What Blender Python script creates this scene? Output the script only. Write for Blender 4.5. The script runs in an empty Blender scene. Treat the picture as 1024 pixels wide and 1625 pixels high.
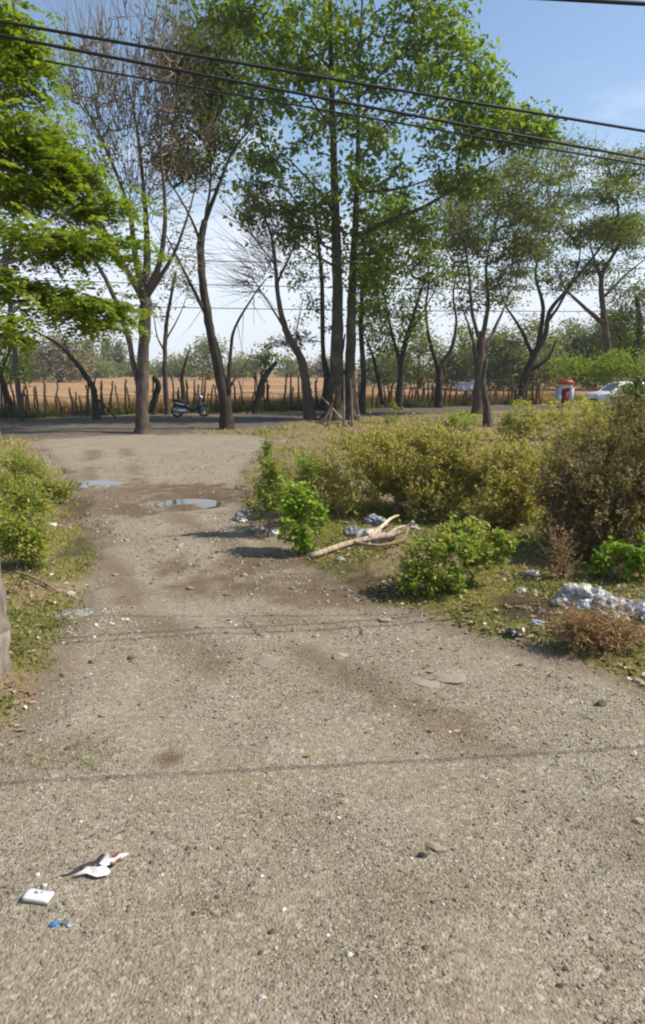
import bpy, math, random
import numpy as np
from math import radians as R

# ------------------------------------------------------------------ camera, sky, sun, exposure
S = bpy.context.scene
COL = S.collection
F, CX, CY, H = 1050.0, 512.0, 812.5, 2.4          # focal length and centre in photo pixels, eye height in m
PITCH = math.atan(230.0 / F)
cam = bpy.data.cameras.new('camera'); camo = bpy.data.objects.new('camera', cam); COL.objects.link(camo)
cam.sensor_fit = 'VERTICAL'; cam.sensor_height = 36.0; cam.lens = F / 1625.0 * 36.0
cam.clip_start = 0.1; cam.clip_end = 6000
camo.location = (0, 0, H); camo.rotation_euler = (math.pi / 2 - PITCH, 0, 0)
S.camera = camo
SUN_AZ, SUN_EL = R(89), R(48)                     # right of the view direction, up
w = bpy.data.worlds.new('World'); S.world = w; w.use_nodes = True
nt = w.node_tree; nt.nodes.clear()
def wn(t, **k):
    n = nt.nodes.new(t)
    for a, b in k.items(): setattr(n, a, b)
    return n
out = wn('ShaderNodeOutputWorld'); bg = wn('ShaderNodeBackground'); bg.inputs[1].default_value = 0.125
sky = wn('ShaderNodeTexSky', sky_type='NISHITA', sun_disc=False, sun_elevation=SUN_EL, sun_rotation=SUN_AZ)
sky.air_density = 1.15; sky.dust_density = 0.6; sky.ozone_density = 1.6; sky.altitude = 20
tc = wn('ShaderNodeTexCoord'); sep = wn('ShaderNodeSeparateXYZ'); nt.links.new(tc.outputs['Generated'], sep.inputs[0])
mp = wn('ShaderNodeMapping'); mp.inputs['Scale'].default_value = (1.6, 1.6, 5.0)
nt.links.new(tc.outputs['Generated'], mp.inputs[0])
noi = wn('ShaderNodeTexNoise'); noi.inputs['Scale'].default_value = 1.9; noi.inputs['Detail'].default_value = 9; noi.inputs['Roughness'].default_value = 0.56
nt.links.new(mp.outputs[0], noi.inputs['Vector'])
elr = wn('ShaderNodeMapRange'); elr.inputs[1].default_value = 0.10; elr.inputs[2].default_value = 0.42; elr.inputs[3].default_value = 0.26; elr.inputs[4].default_value = -0.24
nt.links.new(sep.outputs['Z'], elr.inputs[0])
add = wn('ShaderNodeMath', operation='ADD'); nt.links.new(noi.outputs[0], add.inputs[0]); nt.links.new(elr.outputs[0], add.inputs[1])
cr = wn('ShaderNodeMapRange'); cr.interpolation_type = 'SMOOTHSTEP'
cr.inputs[1].default_value = 0.46; cr.inputs[2].default_value = 0.74; cr.inputs[4].default_value = 0.92
nt.links.new(add.outputs[0], cr.inputs[0])
mixc = wn('ShaderNodeMix', data_type='RGBA'); nt.links.new(cr.outputs[0], mixc.inputs['Factor'])
nt.links.new(sky.outputs[0], mixc.inputs['A']); mixc.inputs['B'].default_value = (5.6, 6.0, 6.7, 1)
nt.links.new(mixc.outputs['Result'], bg.inputs[0]); nt.links.new(bg.outputs[0], out.inputs[0])
sl = bpy.data.lights.new('sun', 'SUN'); sl.energy = 4.9; sl.angle = R(0.53); sl.color = (1.0, 0.93, 0.80)
so = bpy.data.objects.new('sun', sl); COL.objects.link(so)
so.rotation_euler = (math.pi / 2 - SUN_EL, 0, math.pi - SUN_AZ); so.location = (20, 10, 30)
S.view_settings.view_transform = 'Standard'; S.view_settings.look = 'None'; S.view_settings.gamma = 1
S.view_settings.use_curve_mapping = False; S.view_settings.exposure = 0.42
S.cycles.filter_width = 2.1; S.render.filter_size = 2.1

# ------------------------------------------------------------------ helpers
random.seed(7); rng = np.random.default_rng(11)
CP, SP = math.cos(PITCH), math.sin(PITCH)
def ray(px, py):
    a, b = (px - CX) / F, (CY - py) / F
    return np.array([a, CP + b * SP, -SP + b * CP])
def G(px, py, z=0.0):                              # where the pixel's ray meets the ground
    d = ray(px, py); t = (z - H) / d[2]
    return np.array([d[0] * t, d[1] * t, z])
def AT(px, py, Y):                                 # the pixel's ray at distance Y
    d = ray(px, py); t = Y / d[1]
    return np.array([d[0] * t, Y, H + d[2] * t])
def ppm(p): return F / (p[1] * CP - (p[2] - H) * SP)   # photo pixels per metre at a point

_tab = rng.random((256, 256))
def vnoise(x, y):
    xi = np.floor(x).astype(int); yi = np.floor(y).astype(int); fx = x - xi; fy = y - yi
    fx = fx * fx * (3 - 2 * fx); fy = fy * fy * (3 - 2 * fy)
    a = _tab[xi & 255, yi & 255]; b = _tab[(xi + 1) & 255, yi & 255]; c = _tab[xi & 255, (yi + 1) & 255]; d = _tab[(xi + 1) & 255, (yi + 1) & 255]
    return (a * (1 - fx) + b * fx) * (1 - fy) + (c * (1 - fx) + d * fx) * fy
def fbm(x, y, o=4):
    s = 0; a = 0.5; t = 0
    for i in range(o):
        s = s + a * vnoise(x * 2 ** i + 17.3 * i, y * 2 ** i + 5.7 * i); t += a; a *= 0.5
    return s / t
def sstep(a, b, x):
    t = np.clip((x - a) / (b - a), 0, 1); return t * t * (3 - 2 * t)
def sdist(poly, x, y):                             # signed distance to a polygon, inside positive
    d = np.full(x.shape, 1e18); ins = np.zeros(x.shape, bool); n = len(poly)
    for i in range(n):
        ax, ay = poly[i][:2]; bx, by = poly[(i + 1) % n][:2]
        ex, ey = bx - ax, by - ay; t = np.clip(((x - ax) * ex + (y - ay) * ey) / (ex * ex + ey * ey + 1e-12), 0, 1)
        d = np.minimum(d, (x - ax - t * ex) ** 2 + (y - ay - t * ey) ** 2)
        if ay != by: ins ^= ((ay > y) != (by > y)) & (x < ex * (y - ay) / (by - ay) + ax)
    return np.where(ins, 1, -1) * np.sqrt(d)

def mesh_np(name, V, Fc, mat=None, parent=None, attrs=None, smooth=False):
    V = np.asarray(V, float); me = bpy.data.meshes.new(name)
    if isinstance(Fc, np.ndarray):
        m, k = Fc.shape; idx = Fc.ravel(); st = np.arange(m) * k
    else:
        m = len(Fc); lens = np.array([len(f) for f in Fc]); st = np.concatenate([[0], np.cumsum(lens)[:-1]]); idx = np.array([i for f in Fc for i in f])
    me.vertices.add(len(V)); me.vertices.foreach_set('co', V.astype(np.float32).ravel())
    me.loops.add(len(idx)); me.loops.foreach_set('vertex_index', idx.astype(np.int32))
    me.polygons.add(m); me.polygons.foreach_set('loop_start', st.astype(np.int32))
    me.update(calc_edges=True)
    if smooth: me.polygons.foreach_set('use_smooth', np.ones(m, bool))
    for a, arr in (attrs or {}).items():
        at = me.attributes.new(a, 'FLOAT', 'POINT'); at.data.foreach_set('value', np.asarray(arr, np.float32))
    if mat: me.materials.append(mat)
    o = bpy.data.objects.new(name, me); COL.objects.link(o)
    if parent: o.parent = parent
    return o
def tag(o, label, cat, group=None):
    o['label'] = label; o['category'] = cat
    if group: o['group'] = group
    return o
def empty(name, loc, label, cat, group=None):
    o = bpy.data.objects.new(name, None); COL.objects.link(o); o.location = tuple(loc); o.empty_display_size = 0.2
    return tag(o, label, cat, group)
class MB:                                          # collects shapes, builds one mesh
    def __init__(s): s.v = []; s.f = []; s.n = 0; s.t = []
    def add(s, V, Fs, tint=0.5):
        V = np.asarray(V, float); s.v.append(V); s.f += [tuple(i + s.n for i in f) for f in Fs]; s.n += len(V); s.t.append(np.full(len(V), tint)); return s
    def box(s, c, d, rz=0, ry=0):
        x, y, z = [q / 2 for q in d]
        P = np.array([(-x, -y, -z), (x, -y, -z), (x, y, -z), (-x, y, -z), (-x, -y, z), (x, -y, z), (x, y, z), (-x, y, z)])
        if ry: P = P @ np.array([[math.cos(ry), 0, -math.sin(ry)], [0, 1, 0], [math.sin(ry), 0, math.cos(ry)]])
        if rz: P = P @ np.array([[math.cos(rz), math.sin(rz), 0], [-math.sin(rz), math.cos(rz), 0], [0, 0, 1]])
        return s.add(P + np.array(c), [(0, 3, 2, 1), (4, 5, 6, 7), (0, 1, 5, 4), (1, 2, 6, 5), (2, 3, 7, 6), (3, 0, 4, 7)])
    def tube(s, P, rad, n=8, jit=0.0, cap=True):
        P = np.asarray(P, float); m = len(P); rad = np.broadcast_to(np.asarray(rad, float), (m,))
        T = np.gradient(P, axis=0); T /= np.linalg.norm(T, axis=1)[:, None] + 1e-9
        u = np.cross(T[0], (0.31, 0.9, 0.13)); u /= np.linalg.norm(u) + 1e-9
        A = np.arange(n) * 2 * math.pi / n; V = np.zeros((m, n, 3)); lob = rng.normal(0, 1, (n,)) * jit
        for i in range(m):
            u = u - T[i] * (u @ T[i]); u /= np.linalg.norm(u) + 1e-9; v = np.cross(T[i], u)
            r = rad[i] * (1 + lob + (rng.normal(0, 0.6, n) * jit if jit else 0))
            V[i] = P[i] + (np.cos(A) * r)[:, None] * u + (np.sin(A) * r)[:, None] * v
        Fs = [(i * n + j, i * n + (j + 1) % n, (i + 1) * n + (j + 1) % n, (i + 1) * n + j) for i in range(m - 1) for j in range(n)]
        if cap: Fs += [tuple(range(n))[::-1], tuple((m - 1) * n + j for j in range(n))]
        return s.add(V.reshape(-1, 3), Fs)
    def lathe(s, prof, c, n=16, axis='z'):         # prof: (r, h)
        V = []
        for r, h in prof:
            for j in range(n):
                a = j * 2 * math.pi / n; q = (r * math.cos(a), r * math.sin(a), h)
                V.append(q if axis == 'z' else (q[0], q[2], q[1]))
        m = len(prof)
        Fs = [(i * n + j, i * n + (j + 1) % n, (i + 1) * n + (j + 1) % n, (i + 1) * n + j) for i in range(m - 1) for j in range(n)]
        return s.add(np.array(V) + np.array(c), Fs)
    def prism(s, poly, y0, y1):                    # poly in x,z
        n = len(poly); V = [(x, y0, z) for x, z in poly] + [(x, y1, z) for x, z in poly]
        return s.add(V, [tuple(range(n)), tuple(range(n, 2 * n))[::-1]] + [(i, n + i, n + (i + 1) % n, (i + 1) % n) for i in range(n)])
    def build(s, name, mat, parent=None, smooth=False, off=None):
        V = np.concatenate(s.v)
        if off is not None: V = V - np.asarray(off)
        return mesh_np(name, V, s.f, mat, parent, {'tint': np.concatenate(s.t)}, smooth)
def catmull(P, k=5):
    P = np.asarray(P, float)
    if len(P) < 3: return np.array([P[0] + (P[-1] - P[0]) * t for t in np.linspace(0, 1, k + 1)])
    Q = np.vstack([2 * P[0] - P[1], P, 2 * P[-1] - P[-2]]); o = []
    for i in range(1, len(Q) - 2):
        for t in np.arange(k) / k:
            o.append(0.5 * (2 * Q[i] + (Q[i + 1] - Q[i - 1]) * t + (2 * Q[i - 1] - 5 * Q[i] + 4 * Q[i + 1] - Q[i + 2]) * t * t + (3 * Q[i] - Q[i - 1] - 3 * Q[i + 1] + Q[i + 2]) * t ** 3))
    o.append(P[-1]); return np.array(o)

# ------------------------------------------------------------------ materials
class NM:
    def __init__(s, name):
        s.m = bpy.data.materials.new(name); s.m.use_nodes = True; s.t = s.m.node_tree; s.b = s.t.nodes['Principled BSDF']; s.o = s.t.nodes['Material Output']
    def n(s, t, ins=None, **k):
        n = s.t.nodes.new(t)
        for a, b in k.items(): setattr(n, a, b)
        for a, b in (ins or {}).items():
            if isinstance(b, bpy.types.NodeSocket): s.t.links.new(b, n.inputs[a])
            else: n.inputs[a].default_value = b
        return n
    def l(s, a, b): s.t.links.new(a, b)
    def mix(s, f, a, b, bt='MIX'):
        n = s.n('ShaderNodeMix', data_type='RGBA', blend_type=bt)
        for key, v in (('Factor', f), ('A', a), ('B', b)):
            if isinstance(v, bpy.types.NodeSocket): s.l(v, n.inputs[key])
            else: n.inputs[key].default_value = v if key == 'Factor' else (*v, 1)
        return n.outputs['Result']
    def ramp(s, f, stops):
        n = s.n('ShaderNodeValToRGB'); e = n.color_ramp.elements
        while len(e) < len(stops): e.new(0.5)
        for q, (p, c) in zip(e, stops): q.position = p; q.color = (*c, 1)
        s.l(f, n.inputs[0]); return n.outputs[0]
    def attr(s, a): return s.n('ShaderNodeAttribute', attribute_name=a).outputs['Fac']
    def noise(s, scale, detail=4, rough=0.55, vec=None):
        n = s.n('ShaderNodeTexNoise', {'Scale': scale, 'Detail': detail, 'Roughness': rough})
        s.l(vec if vec else s.coord(), n.inputs['Vector']); return n.outputs[0]
    def coord(s):
        if not hasattr(s, 'c'): s.c = s.n('ShaderNodeTexCoord').outputs['Object']
        return s.c
    def mrange(s, v, a, b, c=0.0, d=1.0): return s.n('ShaderNodeMapRange', {0: v, 1: a, 2: b, 3: c, 4: d}).outputs[0]
    def bump(s, h, strength, dist):
        b = s.n('ShaderNodeBump', {'Strength': strength, 'Distance': dist, 'Height': h}); s.l(b.outputs[0], s.b.inputs['Normal'])
def plain(name, c, rough=0.6, metal=0.0, var=0.25, scale=14, spec=0.3):
    m = NM(name); f = m.noise(scale, 5)
    col = m.mix(f, [q * (1 - var) for q in c], [min(1, q * (1 + var)) for q in c]); m.l(col, m.b.inputs['Base Color'])
    m.b.inputs['Roughness'].default_value = rough; m.b.inputs['Metallic'].default_value = metal; m.b.inputs['Specular IOR Level'].default_value = spec
    return m.m
def bark(name, a, b, moss=None):
    m = NM(name); mpn = m.n('ShaderNodeMapping', {'Scale': (9, 9, 1.6)}); m.l(m.coord(), mpn.inputs[0])
    f = m.noise(1.6, 7, 0.62, mpn.outputs[0]); c = m.mix(m.mrange(f, 0.3, 0.7), a, b)
    p = m.noise(1.3, 4); c = m.mix(m.mrange(p, 0.5, 0.72, 0, 0.55), c, moss or tuple(min(1, q * 1.7) for q in b))
    m.l(c, m.b.inputs['Base Color']); m.b.inputs['Roughness'].default_value = 0.95; m.b.inputs['Specular IOR Level'].default_value = 0.1
    m.bump(f, 0.9, 0.05); return m.m
def leafmat(name, stops, trans=0.35, rough=0.55):
    m = NM(name); c = m.ramp(m.attr('tint'), stops); m.l(c, m.b.inputs['Base Color'])
    m.b.inputs['Roughness'].default_value = rough; m.b.inputs['Specular IOR Level'].default_value = 0.18
    c2 = m.mix(1.0, c, (1.25, 1.35, 0.55), 'MULTIPLY')
    t = m.n('ShaderNodeBsdfTranslucent'); m.l(c2, t.inputs[0])
    x = m.n('ShaderNodeMixShader', {0: trans}); m.l(m.b.outputs[0], x.inputs[1]); m.l(t.outputs[0], x.inputs[2]); m.l(x.outputs[0], m.o.inputs[0]); return m.m
M = {}
M['bark_brown'] = bark('bark_brown', (0.045, 0.034, 0.027), (0.125, 0.098, 0.078), (0.22, 0.19, 0.16))
M['bark_dark'] = bark('bark_dark', (0.022, 0.019, 0.016), (0.062, 0.051, 0.041), (0.11, 0.095, 0.075))
M['bark_olive'] = bark('bark_olive', (0.032, 0.028, 0.018), (0.10, 0.083, 0.055), (0.22, 0.195, 0.145))
M['bark_pale'] = bark('bark_pale', (0.10, 0.082, 0.062), (0.36, 0.315, 0.26), (0.46, 0.42, 0.36))
M['twig_brown'] = bark('twig_brown', (0.12, 0.095, 0.072), (0.27, 0.22, 0.165))
M['twig_dry'] = bark('twig_dry', (0.2, 0.13, 0.085), (0.38, 0.26, 0.17))
M['wood_bleached'] = bark('wood_bleached', (0.33, 0.25, 0.17), (0.58, 0.46, 0.33))
M['stake'] = bark('stake', (0.06, 0.045, 0.032), (0.15, 0.105, 0.07))
M['leaf_bright'] = leafmat('leaf_bright', [(0, (0.075, 0.13, 0.012)), (0.5, (0.17, 0.245, 0.024)), (1, (0.29, 0.34, 0.045))], 0.5)
M['leaf_feather'] = leafmat('leaf_feather', [(0, (0.099, 0.149, 0.017)), (0.6, (0.207, 0.266, 0.031)), (1, (0.306, 0.342, 0.061))], 0.5)
M['leaf_dark'] = leafmat('leaf_dark', [(0, (0.04, 0.07, 0.014)), (0.6, (0.09, 0.135, 0.024)), (1, (0.16, 0.19, 0.04))], 0.45)
M['leaf_olive'] = leafmat('leaf_olive', [(0, (0.065, 0.10, 0.02)), (0.5, (0.135, 0.175, 0.032)), (1, (0.24, 0.23, 0.06))], 0.48)
M['leaf_brown'] = leafmat('leaf_brown', [(0, (0.10, 0.10, 0.025)), (0.6, (0.20, 0.17, 0.05)), (1, (0.30, 0.22, 0.09))], 0.4)
M['leaf_yellow'] = leafmat('leaf_yellow', [(0, (0.169, 0.188, 0.029)), (0.4, (0.349, 0.358, 0.064)), (0.75, (0.473, 0.412, 0.122)), (1, (0.506, 0.351, 0.201))], 0.46)
M['leaf_weed'] = leafmat('leaf_weed', [(0, (0.081, 0.149, 0.014)), (0.45, (0.196, 0.287, 0.029)), (0.8, (0.345, 0.368, 0.069)), (1, (0.483, 0.38, 0.127))], 0.42)
M['leaf_lime'] = leafmat('leaf_lime', [(0, (0.108, 0.194, 0.015)), (0.6, (0.227, 0.335, 0.03)), (1, (0.367, 0.443, 0.076))], 0.42)
M['leaf_russet'] = leafmat('leaf_russet', [(0, (0.099, 0.088, 0.028)), (0.45, (0.209, 0.176, 0.061)), (0.8, (0.286, 0.209, 0.088)), (1, (0.352, 0.209, 0.143))], 0.4)
M['leaf_far'] = leafmat('leaf_far', [(0, (0.13, 0.16, 0.07)), (0.6, (0.21, 0.235, 0.095)), (1, (0.32, 0.29, 0.13))], 0.48)  # far leaf green, lightened so distance haze is part of the colour
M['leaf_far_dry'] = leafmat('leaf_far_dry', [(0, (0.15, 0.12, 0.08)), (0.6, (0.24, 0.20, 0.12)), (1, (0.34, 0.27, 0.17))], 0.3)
M['grass'] = leafmat('grass', [(0, (0.06, 0.10, 0.015)), (0.4, (0.15, 0.19, 0.03)), (0.7, (0.27, 0.25, 0.07)), (1, (0.42, 0.31, 0.14))], 0.3)
M['dry_grass'] = leafmat('dry_grass', [(0, (0.20, 0.12, 0.05)), (0.5, (0.36, 0.22, 0.10)), (1, (0.52, 0.34, 0.17))], 0.3)
M['litter'] = leafmat('litter', [(0, (0.10, 0.06, 0.035)), (0.5, (0.26, 0.17, 0.10)), (0.85, (0.40, 0.30, 0.20)), (1, (0.62, 0.58, 0.52))], 0.05)

# ------------------------------------------------------------------ ground
def axis(segs):
    o = [segs[0][0]]
    for a, b, s0, s1 in segs:
        x = a
        while x < b - 1e-6:
            t = (x - a) / (b - a); x += s0 + (s1 - s0) * t; o.append(min(x, b))
    return np.unique(np.round(np.array(o), 4))
xs = axis([(-700, -200, 250, 120), (-200, -20, 40, 1.5), (-20, -6.5, 0.6, 0.07), (-6.5, 8.5, 0.065, 0.065), (8.5, 24, 0.07, 0.7), (24, 200, 1.5, 40), (200, 700, 120, 250)])
ys = axis([(-300, -10, 120, 6), (-10, 1.6, 1.2, 0.07), (1.6, 15.5, 0.055, 0.075), (15.5, 42, 0.08, 0.34), (42, 130, 0.4, 6), (130, 800, 10, 200)])
GX, GY = np.meshgrid(xs, ys)
def P2(lst): return [G(*p)[:2] for p in lst]
track = P2([(1900, 1240), (1300, 1150), (1024, 1084), (930, 1060), (800, 1022), (690, 985), (600, 962), (540, 925), (500, 896), (450, 872), (415, 845), (385, 812), (375, 778), (398, 742), (418, 716), (445, 700),
            (400, 691), (250, 687), (50, 697), (75, 722), (108, 760), (132, 800), (140, 850), (148, 900), (125, 960), (98, 1010), (75, 1060), (40, 1130), (0, 1190), (-300, 1300), (-900, 1560)]) + [(-9, 1), (-9, -20), (14, -20), (14, 4.0)]
lane = P2([(-420, 694), (50, 697), (250, 689), (440, 681), (480, 669), (620, 661), (700, 657), (830, 653), (1300, 652), (1300, 640), (830, 643), (600, 650), (480, 659), (300, 660), (0, 667), (-420, 676)])
FA, FB = G(-250, 671)[:2], G(860, 642)[:2]         # the fence line
fdir = (FB - FA) / np.linalg.norm(FB - FA)
def beyond(x, y): return (y - FA[1]) - (x - FA[0]) * fdir[1] / fdir[0]
PUD = [(G(158, 766)[:2], (0.38, 0.42)), (G(300, 797)[:2], (0.46, 0.36))]
RUTS = [P2([(720, 1010), (560, 952), (430, 905), (330, 850), (255, 800), (215, 750), (200, 712)]), P2([(330, 1060), (215, 960), (165, 880), (150, 800), (140, 752), (150, 715)]), P2([(1010, 1330), (820, 1190), (640, 1110), (480, 1040)])]
def weights(x, y):
    e = (fbm(x * 1.7, y * 1.7, 4) - 0.5) * 0.75
    tr = sstep(-0.16, 0.16, sdist(track, x, y) + e * np.clip(y / 9, 0.5, 1.6))
    la = sstep(-0.5, 0.5, sdist(lane, x, y) + e * 2)
    fi = sstep(0.2, 1.2, beyond(x, y) + e)
    n1 = fbm(x * 0.9 + 40, y * 0.9, 4)
    dirt = np.zeros_like(x); n2 = fbm(x * 4.2 + 7, y * 4.2 + 2, 4)
    for (px, py, rx, ry, a) in ((160, 790, 1.3, 1.9, 0.8), (300, 790, 1.4, 1.5, 1.0), (410, 905, 1.25, 0.75, 0.95), (530, 935, 0.9, 0.55, 0.9), (330, 925, 0.5, 0.5, 0.5), (150, 850, 0.22, 1.3, 0.8), (470, 990, 0.6, 0.25, 0.35),
                                (265, 1207, 0.09, 0.10, 0.9), (815, 1190, 0.26, 0.12, 0.5), (845, 975, 0.36, 0.40, 1.0), (60, 1200, 0.5, 0.3, 0.3), (660, 1420, 0.3, 0.15, 0.25)):
        c = G(px, py); q = ((x - c[0]) / rx) ** 2 + ((y - c[1]) / ry) ** 2
        dirt = np.maximum(dirt, a * sstep(1.3, 0.25, q + (n1 - 0.5) * 1.6 + (n2 - 0.5) * 2.4))
    for rut in RUTS:
        dr = np.min([np.hypot(x - a - np.clip(((x - a) * (c - a) + (y - b) * (d - b)) / ((c - a) ** 2 + (d - b) ** 2), 0, 1) * (c - a), y - b - np.clip(((x - a) * (c - a) + (y - b) * (d - b)) / ((c - a) ** 2 + (d - b) ** 2), 0, 1) * (d - b)) for (a, b), (c, d) in zip(rut[:-1], rut[1:])], axis=0)
        dirt = np.maximum(dirt, .62 * sstep(.34, .04, dr + (n2 - .5) * .35) * sstep(.34, .56, n1 + .06))
    dirt = np.maximum(dirt, sstep(0.25, 0.0, np.abs(sdist(track, x, y) - 0.1)) * 0.45)
    gr = (1 - tr) * (1 - la) * (1 - fi) * sstep(0.40, 0.60, fbm(x * 1.3 + 9, y * 1.3 + 3, 4) + 0.10 * (y < 9) - 0.07 * (y > 17))
    c = G(90, 1215); q = ((x - c[0]) / 0.5) ** 2 + ((y - c[1]) / 0.3) ** 2
    gr = np.maximum(gr, 0.55 * sstep(1.3, 0.2, q + (n1 - 0.5) * 3))
    return tr, la, fi, dirt, gr
def gz(x, y):
    x = np.asarray(x, float); y = np.asarray(y, float)
    near = sstep(60, 25, y) * sstep(-14, -9, x) * sstep(26, 16, x) * sstep(-4, 1, y)
    z = (fbm(x * 0.55 + 3, y * 0.55 + 8, 3) - 0.5) * 0.11 + (fbm(x * 3 + 1, y * 3, 3) - 0.5) * 0.035
    z = z + (fbm(x * 11, y * 11, 2) - 0.5) * 0.012
    z = z + sstep(0.05, -0.9, sdist(track, x, y)) * 0.07
    for c, (rx, ry) in PUD:
        q = ((x - c[0]) / rx) ** 2 + ((y - c[1]) / ry) ** 2
        f = sstep(3.8, 0.0, q); z = z * (1 - f) + f * (-0.05 + (fbm(x * 4 + 2, y * 4, 3) - 0.5) * 0.21)
    return z * near
def zat(p): return float(gz(np.array([p[0]]), np.array([p[1]]))[0])
def GG(px, py):
    p = G(px, py); p[2] = zat(p); return p
GZ = gz(GX, GY); W = weights(GX, GY)
m = NM('ground_mix'); c0 = m.coord()
big = m.noise(0.9, 6, .6); mid = m.noise(3.0, 5); fine = m.noise(38, 4, 0.6); tiny = m.noise(130, 3, 0.7)
vor = m.n('ShaderNodeTexVoronoi', {'Scale': 62.0, 'Vector': c0}); vor2 = m.n('ShaderNodeTexVoronoi', {'Scale': 38.0, 'Vector': c0})
vs = m.n('ShaderNodeSeparateColor'); m.l(vor.outputs['Color'], vs.inputs[0]); vs2 = m.n('ShaderNodeSeparateColor'); m.l(vor2.outputs['Color'], vs2.inputs[0])
base = m.mix(m.mrange(big, 0.38, 0.62), (0.245, 0.19, 0.12), (0.295, 0.253, 0.19))
base = m.mix(m.mrange(mid, 0.4, 0.7, 0, 0.7), base, (0.22, 0.172, 0.112))
peb = m.ramp(vs.outputs[0], [(0, (0.08, 0.072, 0.06)), (0.3, (0.185, 0.158, 0.115)), (0.7, (0.285, 0.25, 0.19)), (1, (0.43, 0.40, 0.335))])
base = m.mix(m.mrange(fine, 0.42, 0.6, 0.15, 0.75), base, peb)
peb2 = m.ramp(vs2.outputs[1], [(0, (0.13, 0.115, 0.10)), (0.5, (0.36, 0.31, 0.25)), (1, (0.60, 0.55, 0.48))])
base = m.mix(m.mrange(vs2.outputs[0], 0.86, 0.9, 0, 0.35), base, peb2)
dirtc = m.mix(m.mrange(fine, 0.35, 0.65), (0.085, 0.056, 0.034), (0.165, 0.115, 0.07))
base = m.mix(m.n('ShaderNodeMath', {0: m.attr('dirt'), 1: m.mrange(mid, 0.3, 0.6, 0.75, 1.0)}, operation='MULTIPLY').outputs[0], base, dirtc)
soil = m.mix(m.mrange(mid, 0.35, 0.65), (0.20, 0.145, 0.082), (0.28, 0.215, 0.125)); soil = m.mix(m.mrange(fine, 0.4, 0.68, 0, 0.8), soil, (0.11, 0.08, 0.045))
grs = m.mix(m.mrange(fine, 0.35, 0.62), (0.12, 0.12, 0.03), (0.22, 0.19, 0.07))
ver = m.mix(m.attr('grass'), soil, grs); ver = m.mix(m.n('ShaderNodeMath', {0: m.attr('dirt'), 1: 0.9}, operation='MULTIPLY').outputs[0], ver, (0.055, 0.038, 0.026))
col = m.mix(m.attr('track'), ver, base)
lanec = m.mix(m.mrange(mid, 0.3, 0.7), (0.085, 0.07, 0.056), (0.14, 0.115, 0.09)); col = m.mix(m.attr('lane'), col, lanec)  # grey-brown lane colour, lowered further to imitate the shade lying on it
fmap = m.n('ShaderNodeMapping', {'Scale': (0.05, 0.22, 1)}); m.l(c0, fmap.inputs[0])
fn = m.noise(1.0, 8, 0.66, fmap.outputs[0]); fieldc = m.mix(m.mrange(fn, 0.36, 0.64), (0.20, 0.115, 0.058), (0.40, 0.245, 0.125)); col = m.mix(m.attr('field'), col, fieldc)
m.l(col, m.b.inputs['Base Color']); m.b.inputs['Roughness'].default_value = 0.95; m.b.inputs['Specular IOR Level'].default_value = 0.12
hgt = m.n('ShaderNodeMath', {0: tiny, 1: 0.35}, operation='MULTIPLY').outputs[0]
hgt = m.n('ShaderNodeMath', {0: fine, 1: hgt}, operation='ADD').outputs[0]
hgt = m.n('ShaderNodeMath', {0: hgt, 1: m.mrange(vor.outputs['Distance'], 0, 0.6, 0.6, 0)}, operation='ADD').outputs[0]
m.bump(hgt, 0.85, 0.012); M['ground'] = m.m
V = np.stack([GX.ravel(), GY.ravel(), GZ.ravel()], 1); nx = len(xs); ny = len(ys)
ii, jj = np.meshgrid(np.arange(nx - 1), np.arange(ny - 1)); q = (jj * nx + ii)
Q = np.stack([q, q + 1, q + 1 + nx, q + nx], -1).reshape(-1, 4)
wf = [a.ravel()[Q].mean(1) for a in W]
cls = np.where(wf[2] > 0.5, 3, np.where(wf[1] > 0.5, 2, np.where(wf[0] > 0.5, 1, 0)))
for k, nm in enumerate(('ground', 'gravel_track', 'back_lane', 'dry_field')):
    fq = Q[cls == k]; u, inv = np.unique(fq, return_inverse=True)
    o = mesh_np(nm, V[u], inv.reshape(-1, 4), M['ground'], None, {n_: a.ravel()[u] for n_, a in zip(('track', 'lane', 'field', 'dirt', 'grass'), W)}, True); o['kind'] = 'structure'
# puddles: water in the two hollows
wm = NM('water'); wm.b.inputs['Base Color'].default_value = (0.10, 0.085, 0.065, 1); wm.b.inputs['Roughness'].default_value = 0.03; wm.b.inputs['IOR'].default_value = 1.33; wm.b.inputs['Specular IOR Level'].default_value = 1.0
wm.bump(wm.noise(14, 2), 0.03, 0.01); M['water'] = wm.m
for i, (c, (rx, ry)) in enumerate(PUD):
    a = np.linspace(0, 2 * math.pi, 41)[:-1]; vv = [(0, 0, 0)] + [(1.3 * rx * math.cos(t), 1.3 * ry * math.sin(t), 0) for t in a]
    o = mesh_np('puddle', vv, np.array([(0, 1 + k, 1 + (k + 1) % 40) for k in range(40)]), M['water']); o.location = (c[0], c[1], -0.030 if i else -0.022)
    o['kind'] = 'structure'

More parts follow.
